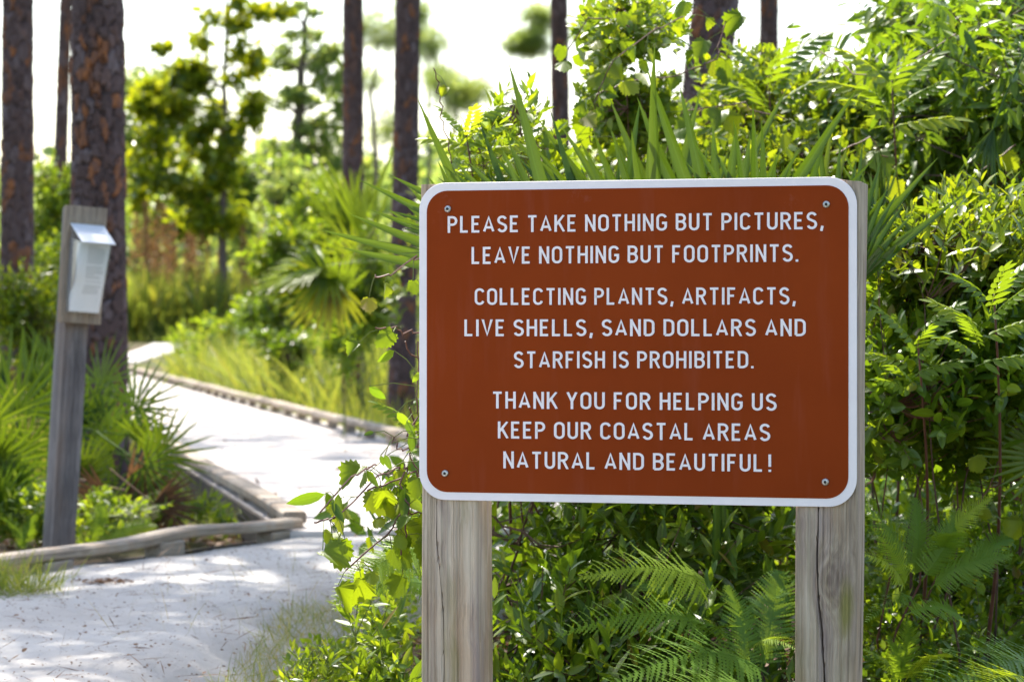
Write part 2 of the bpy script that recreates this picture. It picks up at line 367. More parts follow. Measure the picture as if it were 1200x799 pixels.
def grape(lobe, cup):
    V = [(0, 0.05, 0)]; mid = [0]; n = 34
    for i in range(n):
        a = -math.pi / 2 + 2 * math.pi * (i + .5) / n       # starts at the petiole notch
        th = 2 * math.pi * (i + .5) / n                      # 0..2pi from notch
        r = .50 + .06 * math.cos(2 * th) - .24 * math.exp(-((min(th, 2 * math.pi - th)) / .42) ** 2)
        r += .14 * math.exp(-((th - math.pi) / .35) ** 2) + lobe * (.07 * math.exp(-((abs(th - math.pi) - 1.15) / .3) ** 2))
        r *= 1.07 if i % 2 else .90
        x, y = r * math.cos(a), .38 + r * math.sin(a)
        V.append((x, y, cup * (x * x) * 1.2 - .22 * max(y - .4, 0) ** 2 * (1 + cup) + .02 * math.sin(5 * th))); mid.append(1)
    F = [(0, 1 + i, 1 + (i + 1) % n) for i in range(n - 1)]
    return np.array(V, float), np.array(F), np.array(mid, float)
T['grape'] = [grape(1, .5), grape(.4, -.6), grape(1, 1.2)]
def merge(parts):
    V = []; F = []; Md = []; o = 0
    for v, f, m_ in parts: V.append(v); F.append(f + o); Md.append(m_); o += len(v)
    return np.vstack(V), np.vstack(F), np.concatenate(Md)
def place(t, pos, d, n, s, sw=1.0):
    v, f, m_ = t; d = np.array(d, float); d /= np.linalg.norm(d); x = np.cross(d, n); x /= np.linalg.norm(x); z = np.cross(x, d)
    v = v * np.array([s * sw, s, s]); return np.outer(v[:, 0], x) + np.outer(v[:, 1], d) + np.outer(v[:, 2], z) + np.array(pos), f, m_
def pinnate(npair, ll, droop, spread=70, leaf=None, wid=1.0):
    ps = []; leaf = leaf or T['lance'][0]
    C_ = lambda t: np.array([0, t * (1 - .12 * droop * t), -droop * .45 * t * t])
    pts = [C_(t) for t in np.linspace(0, 1, 6)]
    v = []; f = []
    for i, p in enumerate(pts): v += [p + (-.006, 0, 0), p + (0, 0, .008), p + (.006, 0, 0)]
    for i in range(5):
        for j in range(2): a = i * 3 + j; f += [(a, a + 1, a + 4), (a, a + 4, a + 3)]
    ps.append((np.array(v), np.array(f), np.ones(len(v)) * .1))
    for k in range(npair):
        t = .16 + .8 * k / (npair - 1); p = C_(t); L = ll * (1 - .35 * abs(t - .45))
        for s_ in (-1, 1):
            a = R(spread - 18 * t); d = (s_ * math.sin(a), math.cos(a), -.25 - .5 * droop * random.random())
            ps.append(place(leaf, p, d, (0.1 * s_, 0, 1), L * random.uniform(.9, 1.1), wid))
    ps.append(place(leaf, C_(1), (0, 1, -.4), (0, 0, 1), ll * .9, wid))
    return merge(ps)
T['sumac'] = [pinnate(7, .36, .25, 62, T['lance'][0], 1.15), pinnate(6, .4, .6, 58, T['lance'][1], 1.1)]
T['droopy'] = [pinnate(8, .3, .9, 55, T['lance_c'][1], 1.0), pinnate(7, .34, .5, 60, T['lance_c'][0], 1.0)]
def fern_frond(npair=24, droop=.4, rate=1.0):
    """one frond one unit long, pinnae lobed along both edges"""
    ps = []
    C_ = lambda t: np.array([0, t * (1 - .1 * t * droop), .10 * math.sin(math.pi * t) - droop * .5 * t * t])
    for k in range(npair):
        t = .10 + .88 * k / (npair - 1)
        L = .30 * (math.sin(math.pi * min(1, (t * .82 + .18))) ** .8) * rate + .012
        p = C_(t)
        for s_ in (-1, 1):
            nl = max(3, int(L * 42)); cz_ = random.uniform(-.05, .45); v = []; f = []
            a = R(72 - 22 * t + random.uniform(-4, 4)); d = np.array([s_ * math.sin(a), math.cos(a), -.12 + random.uniform(-.1, .12)]); d /= np.linalg.norm(d)
            q = np.array([-d[1] * s_, d[0] * s_, 0.05])
            for i in range(nl + 1):
                u = i / nl; c0 = p + d * L * u + np.array([0, 0, -cz_ * L * u * u]); wd = .016 * (1 - u) ** .7 + .002
                v += [c0 + q * wd * .35, c0, c0 - q * wd * .35]
            nb = len(v)
            for i in range(nl):
                a0 = i * 3; f += [(a0, a0 + 1, a0 + 4), (a0, a0 + 4, a0 + 3), (a0 + 1, a0 + 2, a0 + 5), (a0 + 1, a0 + 5, a0 + 4)]
                u = (i + .75) / nl; wd = .018 * (1 - u) ** .6 + .002; c0 = p + d * L * u + np.array([0, 0, -cz_ * L * u * u])
                v += [c0 + q * wd, c0 - q * wd]; f += [(a0, a0 + 3, nb), (a0 + 2, nb + 1, a0 + 5)]; nb += 2
            ps.append((np.array(v), np.array(f), np.zeros(len(v))))
    v = []; f = []
    for t in np.linspace(0, 1, 8):
        p = C_(t); r_ = .006 * (1 - t) + .0015; v += [p + (-r_, 0, 0), p + (0, 0, r_), p + (r_, 0, 0)]
    for i in range(7):
        for j in range(2): a = i * 3 + j; f += [(a, a + 1, a + 4), (a, a + 4, a + 3)]
    ps.append((np.array(v), np.array(f), np.zeros(len(v))))
    return merge(ps)
T['fern'] = [fern_frond(32, .5, .85), fern_frond(28, .9, .75), fern_frond(34, .3, .8)]
def palm_frond(nb=24, spreadang=100, width=.075, droop=.25, cup=.25, seed=0, rough=.1):
    """fan one unit long, hub at the origin, stalk running down -Y"""
    r_ = random.Random(seed); ps = []
    for k in range(nb):
        a = R(-spreadang + 2 * spreadang * k / (nb - 1) + r_.uniform(-2, 2)); L = (1 - .22 * abs(a) / R(100)) * r_.uniform(1 - rough, 1.0)
        dr = droop * r_.uniform(.4, 1.6); n = 7; v = []; md = []; f = []
        lat = np.array([math.cos(a), -math.sin(a), 0]); zo = cup * (1 - math.cos(a)) * .5; alt = .5 if k % 2 else -.5
        side = r_.uniform(-.04, .04)
        for i in range(n):
            t = i / (n - 1); wv = width * .5 * (min(1, t / .35 + .12)) * (1 - max(0, (t - .4) / .6)) ** .75 * (1 if i < n - 1 else .05)
            p = np.array([math.sin(a), math.cos(a), 0]) * L * t + lat * side * t * t + np.array([0, 0, zo * t - dr * .35 * t ** 2.4])
            v += [p - lat * wv + (0, 0, wv * .75), p, p + lat * wv + (0, 0, wv * .75)]; md += [1, 0, 1]
        for i in range(n - 1):
            b = i * 3; f += [(b, b + 1, b + 4), (b, b + 4, b + 3), (b + 1, b + 2, b + 5), (b + 1, b + 5, b + 4)]
        ps.append((np.array(v), np.array(f), np.array(md, float)))
    v = []; f = []
    for i, t in enumerate(np.linspace(0, 1, 5)):
        p = np.array([0, -t * 1.1, -.15 * t * t]); q = .012 + .006 * t; v += [p + (-q, 0, 0), p + (0, 0, q), p + (q, 0, 0), p + (0, 0, -q * .6)]
    for i in range(4):
        for j in range(4): a_ = i * 4 + j; b_ = i * 4 + (j + 1) % 4; f += [(a_, b_, b_ + 4), (a_, b_ + 4, a_ + 4)]
    ps.append((np.array(v), np.array(f), np.ones(len(v)) * .05))
    return merge(ps)
T['palm'] = [palm_frond(24, 100, .078, .2, .3, 1), palm_frond(20, 80, .085, .35, .5, 2), palm_frond(26, 115, .072, .15, .2, 3), palm_frond(18, 62, .10, .1, .3, 4), palm_frond(9, 30, .060, .2, .2, 5, .45), palm_frond(16, 112, .055, .12, .12, 6, .12)]
# tuft of pine needles
def tuft(n=16):
    ps = []
    for i in range(n):
        d = np.array([random.gauss(0, .6), 1.0, random.gauss(0, .6)])
        ps.append(place(T['strip'][0], (0, 0, 0), d, (random.random() - .5, .1, 1), random.uniform(.7, 1), .8))
    return merge(ps)
T['tuft'] = [tuft(), tuft()]
_tm = {}
def tmesh(key, i, mat):
    k = (key, i, mat.name)
    if k not in _tm:
        v, f, m_ = T[key][i]; _tm[k] = mesh_np(key, v, f, mat, {'var': np.zeros(len(v)), 'mid': m_}, smooth=key in ('palm', 'grape'))
    return _tm[k]
def nrm(a): return a / np.maximum(np.linalg.norm(a, axis=-1, keepdims=True), 1e-9)
def frames(D, Nn):
    D = nrm(np.asarray(D, float)); X = nrm(np.cross(D, Nn)); Z = np.cross(X, D)
    return np.stack([X, D, Z], axis=2)                    # columns
def joined(name, key, P, D, Nn, S, mat, parent, origin, kind='stuff', sw=None):
    P = np.asarray(P, float); n = len(P)
    if n == 0: return None
    Fr = frames(D, Nn); S = np.asarray(S, float); pick = rng.integers(0, len(T[key]), n)
    Vs = []; Fs = []; va = []; mi = []; off = 0
    for t in range(len(T[key])):
        ix = np.where(pick == t)[0]
        if not len(ix): continue
        v, f, m_ = T[key][t]; sv_ = np.ones((len(ix), 3)) * S[ix][:, None]
        if sw is not None: sv_[:, 0] *= sw
        L = v[None] * sv_[:, None, :]
        Wd = np.einsum('nij,nmj->nmi', Fr[ix], L) + P[ix][:, None] - np.array(origin)
        Vs.append(Wd.reshape(-1, 3)); Fs.append((f[None] + (np.arange(len(ix)) * len(v))[:, None, None] + off).reshape(-1, 3)); off += len(ix) * len(v)
        va.append(np.repeat(rng.random(len(ix)), len(v))); mi.append(np.tile(m_, len(ix)))
    me = mesh_np(name, np.vstack(Vs), np.vstack(Fs), mat, {'var': np.concatenate(va), 'mid': np.concatenate(mi)})
    o = link(name, me, parent); return tag(o, kind=kind)
def single(name, key, p, d, n, s, mat, parent, origin, i=None, sw=1.0):
    i = rng.integers(0, len(T[key])) if i is None else i
    o = link(name, tmesh(key, int(i), mat), parent)
    fr = frames(np.array([d], float), np.array([n], float))[0]
    Mx = Matrix([[fr[r][0] * s * sw, fr[r][1] * s, fr[r][2] * s, p[r] - origin[r]] for r in range(3)] + [[0, 0, 0, 1]])
    o.matrix_basis = Mx; return o
def in_frame(P, margin=0):
    P = np.asarray(P, float); a = P[:, 0] / P[:, 1] * FP + 600; b = 385 - (P[:, 2] - H) / P[:, 1] * FP
    return (a > -margin) & (a < 1200 + margin) & (b > -margin) & (b < 799 + margin), a, b
def hidden_by_sign(a, b): return (a > 495) & (a < 1002) & (b > 215) & (b < 590)
def foliage(root, key, P, D, Nn, S, mat, nparts, origin, sw=1.0, part='leaf'):
    """the leaves that show largest become parts of their own, the rest one joined part"""
    P = np.asarray(P, float); D = np.asarray(D, float); Nn = np.asarray(Nn, float); S = np.asarray(S, float)
    ok, a, b = in_frame(P); ok &= ~hidden_by_sign(a, b)
    dist = P[:, 1] - 2.0 * S + (~ok) * 100
    order = np.argsort(dist); nsel = min(nparts, int(ok.sum())); sel = order[:nsel]; rest = order[nsel:]
    for i in sel: single(part, key, P[i], D[i], Nn[i], S[i], mat, root, origin, sw=sw)
    ck = key + '_c' if key + '_c' in T else key
    joined('foliage', ck, P[rest], D[rest], Nn[rest], S[rest], mat, root, origin, sw=sw)

# ------------------------------------------------------------------ plant builders
def curve_pts(a, b, bow, n=5):
    a = np.array(a); b = np.array(b); return [a + (b - a) * t + np.array(bow) * math.sin(math.pi * t) for t in np.linspace(0, 1, n)]
def shrub(name, label, cat, blobs, key, mat, leafsize, ntwigs, perleaf=8, nparts=60, stem='twig', base=None, upright=.6, clump=.35, sw=1.0, group=None, stems=6, twiglen=None, droop=0.0, zmin=.02, young=None):
    """blobs: (px, py, depth, rx, ry) in photo pixels, depth radius = given or rx"""
    cen = []; rad = []; wts = []
    for bl in blobs:
        px, py, d, rx, ry = bl[:5]; k = d / FP; cen.append(np.array(pt(px, py, d))); rz = bl[5] if len(bl) > 5 else max(rx, ry) * k * .8
        rad.append(np.array([rx * k, rz, ry * k])); wts.append(rx * ry)
    wts = np.array(wts) / sum(wts)
    b0 = base if base is not None else (cen[0][0], cen[0][1], 0)
    root = empty(name, b0, label, cat, group)
    ncl = max(8, int(ntwigs / 14)); ci = rng.choice(len(cen), ncl, p=wts)
    u = nrm(rng.normal(size=(ncl, 3))); rr = rng.random(ncl) ** .4
    CC = np.array([cen[i] for i in ci]) + u * rr[:, None] * np.array([rad[i] for i in ci])
    q = rng.integers(0, ncl, ntwigs); spread = np.array([rad[i] for i in ci])[q] * clump
    Pt = CC[q] + np.clip(rng.normal(size=(ntwigs, 3)), -1.7, 1.7) * spread
    q2 = ci[q]; ctr = np.array(cen)[q2]
    out = nrm((Pt - ctr) / np.array(rad)[q2])
    td = nrm(out * .6 + np.array([0, 0, upright]) + rng.normal(size=(ntwigs, 3)) * .35)
    keep = Pt[:, 2] > zmin; Pt = Pt[keep]; td = td[keep]; n = len(Pt)
    tl = twiglen or leafsize * 1.6
    Ps = []; Ds = []; Ns = []; Ss = []
    aux = nrm(np.cross(td, rng.normal(size=(n, 3)))); bux = np.cross(td, aux)
    for j in range(perleaf):
        t = j / max(1, perleaf - 1); ang = j * 2.4 + rng.random(n) * .6
        rad_ = aux * np.cos(ang)[:, None] + bux * np.sin(ang)[:, None]
        tilt = .35 + .75 * (1 - t)
        d = nrm(td * math.cos(tilt) + rad_ * math.sin(tilt) + rng.normal(size=(n, 3)) * .14 + np.array([0, 0, -droop]))
        Ps.append(Pt + td * (tl * (t - 1))[..., None] if np.ndim(t) else Pt + td * tl * (t - 1)); Ds.append(d)
        Ns.append(nrm(td * 1.0 - rad_ * .4 + rng.normal(size=(n, 3)) * .3 + np.array([0, 0, .4])))
        Ss.append(leafsize * (1 - .45 * t ** 3) * rng.uniform(.55, 1.25, n))
    Ps = np.vstack(Ps); Ds = np.vstack(Ds); Ns = np.vstack(Ns); Ss = np.concatenate(Ss)
    sel_y = None
    foliage(root, key, Ps, Ds, Ns, Ss, mat, nparts, b0, sw=sw)
    # woody stems then twigs
    o = Vector(b0)
    nodes = []
    for s_ in range(stems):
        tgt = CC[rng.integers(0, ncl)]; m_ = MB(); p0 = np.array(b0) * .45 + np.array([tgt[0], tgt[1], b0[2]]) * .55 + np.array([random.uniform(-.15, .15), random.uniform(.0, .3), 0])
        cpts = [q + rng.normal(size=3) * leafsize * .25 for q in curve_pts(p0, tgt, (random.uniform(-.12, .12), random.uniform(-.1, .15), .05), 7)]
        nodes += cpts[2:]; r0 = leafsize * .065
        m_.tube([Vector(p) - o for p in cpts], [r0 * (1 - .75 * i / 6) for i in range(7)], 5); m_.build('stem', M[stem], root, smooth=True)
    nodes = np.array(nodes); m_ = MB(); idx = rng.permutation(n)[:min(n, 420)]
    for i in idx:
        e = Pt[i]; j = np.argmin(((nodes - e) ** 2).sum(1)); a = nodes[j]; 
        if np.linalg.norm(e - a) > .9: continue
        c1 = curve_pts(a, e, td[i] * -.03, 4); m_.tube([Vector(p) - o for p in c1], [leafsize * .045, leafsize * .035, leafsize * .028, leafsize * .015], 3)
    if m_.n: tag(m_.build('twigs', M[stem], root), kind='stuff')
    return root

def palm_plant(name, label, fr, base, mat='palm', group=None, cat='palmetto', dead=0):
    """fr: (px, py, depth, length m, screen angle deg of the axis, tilt towards camera, yaw of the fan, variant)"""
    root = empty(name, base, label, cat, group)
    for (px, py, d, L, ang, tilt, yaw, var) in fr:
        p = np.array(pt(px, py, d)); a = R(ang)
        ax = np.array([math.cos(a), -tilt, math.sin(a)]); ax /= np.linalg.norm(ax)
        side = np.cross(ax, (0, -1, 0)); side /= np.linalg.norm(side); nn = np.cross(side, ax)      # facing the camera
        nn = nn * math.cos(R(yaw)) + side * math.sin(R(yaw))
        single('frond', 'palm', p, ax, nn, L, M[mat], root, base, i=var)
    return root
def fern_plant(name, label, fr, base, group=None, mat='fern'):
    root = empty(name, base, label, 'fern', group)
    for (x0, y0, d0, x1, y1, d1, up, var) in fr:
        a = np.array(pt(x0, y0, d0)); b = np.array(pt(x1, y1, d1)); L = np.linalg.norm(b - a); d = (b - a) / L; L *= .9; d = nrm(d + np.array([0, 0, .12])); n = nrm(np.array([up * .5, -.55, .85]) + rng.normal(size=3) * .12)
        single('frond', 'fern', a, d, n, L, M[mat], root, base, i=var)
    return root
def grass(name, label, sampler, n, h, wid=1.0, mat='grass', lean=.35, cat='grass', curlkey='blade'):
    P = np.array([sampler() for _ in range(n)]); hh = rng.uniform(h[0], h[1], n) 
    D = nrm(np.array([0, 0, 1.0]) + rng.normal(size=(n, 3)) * lean); Nn = nrm(rng.normal(size=(n, 3)) + np.array([0, 0, .01]))
    o = joined(name, curlkey, P, D, Nn, hh, M[mat], None, (0, 0, 0), sw=wid)
    return tag(o, label, cat, kind='stuff')

# ------------------------------------------------------------------ the ground
def gh(x, y):
    """height of the ground sheet under the plants"""
    if y > 30: q = max(0, min(1, (y - 56) / 20)); return -.12 + .44 * q * q * (3 - 2 * q)
    return -.11 + .03 * math.sin(x * 1.7 + 1) * math.cos(y * 1.3) + .012 * math.sin(x * 5.1) * math.sin(y * 4.7)
def ground():
    xs = np.concatenate([-np.geomspace(900, 8, 26), np.linspace(-7.6, 7.6, 96), np.geomspace(8, 900, 26)])
    ys = np.concatenate([-np.geomspace(900, 6, 22), np.linspace(-5.6, 26, 150), np.linspace(27, 110, 40), np.geomspace(114, 1500, 26)])
    V = []; 
    for y in ys:
        for x in xs: V.append((x, y, gh(x, y) if (abs(x) < 9 and -7 < y) or y > 30 else -.12))
    nx = len(xs); i, j = np.meshgrid(np.arange(nx - 1), np.arange(len(ys) - 1)); a = (j * nx + i).ravel()
    F = np.stack([a, a + 1, a + nx + 1, a + nx], axis=1)
    o = link('ground', mesh_np('ground', V, F, M['ground'], smooth=True)); tag(o, 'brown leaf littered forest floor under the shrubs', 'ground', kind='structure')
ground()
# sand path in the foreground
DE = Vector((-.80, 9.26, 0)); WU = Vector((-.212, 1, 0)).normalized(); WR = Vector((WU.y, -WU.x, 0))   # walk direction and its right
KA = gnd(-60, 684, 0); KB = gnd(342, 629, 0); KN = Vector((-(KB - KA).y, (KB - KA).x, 0)).normalized()
def sand():
    def edge_r(y): return -.52 + .05 * math.sin(y * 4.1) + .04 * math.sin(y * 9.7 + 1) + (max(0, y - 6.9) * .62 if y > 6.9 else 0)
    V = []; F = []; ys = np.linspace(1.0, 9.2, 330); nxx = 210
    for y in ys:
        x1 = min(edge_r(y), 1.1); x0 = -3.6
        for i in range(nxx):
            s_ = i / (nxx - 1); x = x0 + (x1 - x0) * s_
            e = min(1, (x1 - x) / .34, (x - x0) / .4)
            z = .008 * math.sin(x * 3.1 + y) * math.sin(y * 2.3) + .004 * math.sin(x * 11 + 2 * y) * math.sin(y * 9 + x) + random.uniform(-.0012, .0012)
            kd = (x - KA.x) * KN.x + (y - KA.y) * KN.y      # beyond the near kerb the sand stops
            if kd > .0 and (Vector((x, y, 0)) - DE).dot(WR) < .02: z = -.16; e = 1
            z = z * e - .15 * (1 - e) ** 2
            V.append((x, y, z))
    a = np.array([j * nxx + i for j in range(len(ys) - 1) for i in range(nxx - 1)])
    F = np.stack([a, a + 1, a + nxx + 1, a + nxx], axis=1)
    o = link('sand_path', mesh_np('sand_path', V, F, M['sand'], smooth=True)); tag(o, 'pale sandy path leading onto the boardwalk', 'path', kind='structure')
sand()
# ------------------------------------------------------------------ the boardwalk
def walk_pt(s, r): p = DE + WU * s + WR * r; return p
def boardwalk():
    root = empty('boardwalk', (DE.x, DE.y, 0), 'bleached timber boardwalk running back into the trees', 'boardwalk', None, 'structure')
    W = 1.5; rot = Matrix.Rotation(math.atan2(WR.y, WR.x), 4, 'Z'); pitch = .145
    rest = MB(); base_me = None; s = -.13; k = 0
    while s < 50:
        g = random.uniform(.0, .003); dz = random.uniform(-.002, .002)
        if k < 90:
            if base_me is None:
                mb = MB(); mb.box(0, 1.60, .003, pitch - .003, -.012, .026, bev=.003); base_me = mesh_np('plank', mb.V, mb.F, M['deck'])
            p = walk_pt(s, -.03 + random.uniform(-.006, .006)); o = link('plank', base_me, root, p - Vector((DE.x, DE.y, 0)) + Vector((0, 0, dz))); o.rotation_euler = (0, 0, math.atan2(WR.y, WR.x) + random.uniform(-.002, .002))
        else:
            p = walk_pt(s, -.03) - Vector((DE.x, DE.y, 0)); rest.box(0, 1.60, .004, pitch - .004, -.012, .026 + dz, Matrix.Translation(p) @ rot)
        s += pitch; k += 1
    tag(rest.build('far_planks', M['deck'], root), kind='stuff')
    # dark joists under the deck
    for r in (.03, 1.42):
        m_ = MB(); p = walk_pt(-.6, r) - Vector((DE.x, DE.y, 0)); m_.box(0, .045, 0, 50, -.16, -.0125, Matrix.Translation(p) @ rot); m_.build('joist', M['darkpost'], root)
    def railpiece(a, b, z0, z1, wd=.085, h=.042, name='kerb_rail', waves=None, n=14):
        """a warped board lying flat from a to b"""
        d = (b - a); L = d.length; u = d.normalized(); v = Vector((-u.y, u.x, 0)); V = []; F = []
        prof = [(-wd / 2 + .006, 0), (wd / 2 - .006, 0), (wd / 2, .006), (wd / 2, h - .008), (wd / 2 - .008, h), (-wd / 2 + .008, h), (-wd / 2, h - .008), (-wd / 2, .006)]
        for i in range(n + 1):
            t = i / n; z = z0 + (z1 - z0) * t + (waves(t)[1] if waves else 0); lat = waves(t)[0] if waves else 0
            for (q, hh) in prof: V.append(Vector((t * L, q + lat, z + hh)))
        for i in range(n):
            for j in range(8): jj = (j + 1) % 8; F.append((i * 8 + j, i * 8 + 8 + j, i * 8 + 8 + jj, i * 8 + jj))
        F.append(tuple(range(8))); F.append(tuple(range(n * 8 + 7, n * 8 - 1, -1)))
        me = mesh_np(name, V, F, M['rail']); o = link(name, me, root, a - Vector((DE.x, DE.y, 0))); o.rotation_euler = (0, 0, math.atan2(u.y, u.x)); return o
    def block(p, ang, z0=-.02, z1=.05, l=.16, wd=.075):
        m_ = MB(); m_.box(-l / 2, l / 2, -wd / 2, wd / 2, z0, z1, bev=.004); o = m_.build('rail_block', M['rail'], root, loc=p - Vector((DE.x, DE.y, 0))); o.rotation_euler = (0, 0, ang)
    # right hand kerb
    s = 2.0; ang = math.atan2(WU.y, WU.x)
    while s < 48:
        L = 3.6; a = walk_pt(s, 1.44 + random.uniform(-.012, .012)); b = walk_pt(min(s + L - .012, 48), 1.44 + random.uniform(-.012, .012))
        f1, f2 = random.uniform(-.012, .012), random.uniform(-.003, .005)
        railpiece(a, b, .088, .088, waves=lambda t, f1=f1, f2=f2: (f1 * math.sin(3.1 * t), f2 * math.sin(3.1 * t)))
        s += L
    s = 2.1
    while s < 47: block(walk_pt(s, 1.45), ang, .0265, .0875, .13, .06); s += .9
    # left hand kerb going back from the corner
    s = .0
    while s < 48:
        L = 3.6; a = walk_pt(s, .015); b = walk_pt(min(s + L - .012, 48), .015); f1 = random.uniform(-.02, .02)
        railpiece(a, b, .046, .046, waves=lambda t, f1=f1: (f1 * math.sin(3.1 * t), .004 * math.sin(5 * t))); s += L
    s = .5
    while s < 47: block(walk_pt(s, .02), ang, .0265, .0455, .2); s += 1.1
    # near kerb: a bowed and warped board that runs off to the left
    A = gnd(-60, 684, 0); Bn = gnd(342, 629, 0)
    def wv(t): return (.012 * math.sin(3.1 * t) - .010 * math.sin(7 * t), .020 * math.exp(-((t - .66) / .14) ** 2) + .004 * math.sin(8 * t))
    railpiece(A, Bn, .030, .032, wd=.085, h=.033, waves=wv, n=40)
    an = math.atan2((Bn - A).y, (Bn - A).x)
    block(gnd(193, 649), an, -.02, .044, .14, .07); block(gnd(322, 632), an, -.02, .031, .14, .07); block(gnd(60, 668.5), an, -.02, .030, .14, .07)
    # skirt of the raised deck beside the garden wedge
    m_ = MB(); p = walk_pt(-.05, -.045) - Vector((DE.x, DE.y, 0)); m_.box(-.012, .006, .1, 20, -.2, .030, Matrix.Translation(p) @ rot); m_.build('skirt_board', M['shadewood'], root)
    m_ = MB(); L_ = (KB - KA).length; m_.box(-1.5, L_ - .03, .035, .06, -.22, -.004, Matrix.Translation(KA - Vector((DE.x, DE.y, 0))) @ Matrix.Rotation(math.atan2((KB - KA).y, (KB - KA).x), 4, 'Z')); m_.build('skirt_board', M['shadewood'], root)
boardwalk()
# far bend of the walk, curving right behind the grass
def rise(x, y, lift=.04):
    """where the ray through a pixel meets the far rising ground"""
    d = 57.0
    while pt(x, y, d).z > gh(0, d) + lift and d < 79: d += .1
    return pt(x, y, d)
ptsL = [(110, 423), (148, 414), (166, 408), (180, 402)]; ptsR = [(160, 424), (184, 417), (206, 411), (214, 402)]
V = [rise(x, y) for x, y in ptsL] + [rise(x, y) for x, y in ptsR]
V += [v - Vector((0, 0, .1)) for v in V]
F = [(i, i + 4, i + 5, i + 1) for i in range(3)] + [(i + 8, i, i + 1, i + 9) for i in range(3)] + [(i + 4, i + 12, i + 13, i + 5) for i in range(3)] + [(0, 8, 12, 4)]
o = link('far_path', mesh_np('far_path', V, F, M['sand'])); tag(o, 'far bend of the path curving right beyond the boardwalk', 'path', kind='structure')

# ------------------------------------------------------------------ the sign
DL, DR = 4.336, 4.146
TL, BL = pt(491.7, 214.8, DL), pt(491.7, 585.0, DL); TR, BR = pt(1004.5, 207.2, DR), pt(1004.5, 594.3, DR)
ex = Vector((TR.x - TL.x, TR.y - TL.y, 0)); SW = ex.length; ex.normalize(); en = Vector((ex.y, -ex.x, 0))      # en points at the viewer
z_top = (TL.z + TR.z) / 2; z_bot = (BL.z + BR.z) / 2
SROOT = Vector((BL.x, BL.y, 0)); SANG = math.atan2(ex.y, ex.x)
def suv(x, y):
    """photo pixel -> (u, z) on the face of the sign"""
    d = ray(x, y); o_ = Vector((0, 0, H)); t = (SROOT + en * .003 - o_).dot(en) / d.dot(en); p = o_ + d * t
    return (p - SROOT).dot(ex), p.z
def rrect(x0, x1, z0, z1, r, n=10):
    P = []
    for cx, cz, a0 in ((x1 - r, z1 - r, 0), (x0 + r, z1 - r, 90), (x0 + r, z0 + r, 180), (x1 - r, z0 + r, 270)):
        for i in range(n + 1): a = R(a0 + 90 * i / n); P.append((cx + r * math.cos(a), cz + r * math.sin(a)))
    return P
def plate(P, y0, y1, bev=.0006):
    """outline in (x,z) extruded from back y1 to front y0 with a small bevel at the front"""
    n = len(P); cx = sum(p[0] for p in P) / n; cz = sum(p[1] for p in P) / n
    def ins(p): dx, dz = p[0] - cx, p[1] - cz; l = math.hypot(dx, dz); return (p[0] - dx / l * bev, p[1] - dz / l * bev)
    V = [(p[0], y1, p[1]) for p in P] + [(p[0], y0 + bev, p[1]) for p in P] + [(ins(p)[0], y0, ins(p)[1]) for p in P]
    F = [tuple(range(n - 1, -1, -1)), tuple(range(2 * n, 3 * n))]
    for r_ in range(2):
        for i in range(n): j = (i + 1) % n; F.append((r_ * n + i, r_ * n + j, r_ * n + n + j, r_ * n + n + i))
    return V, F
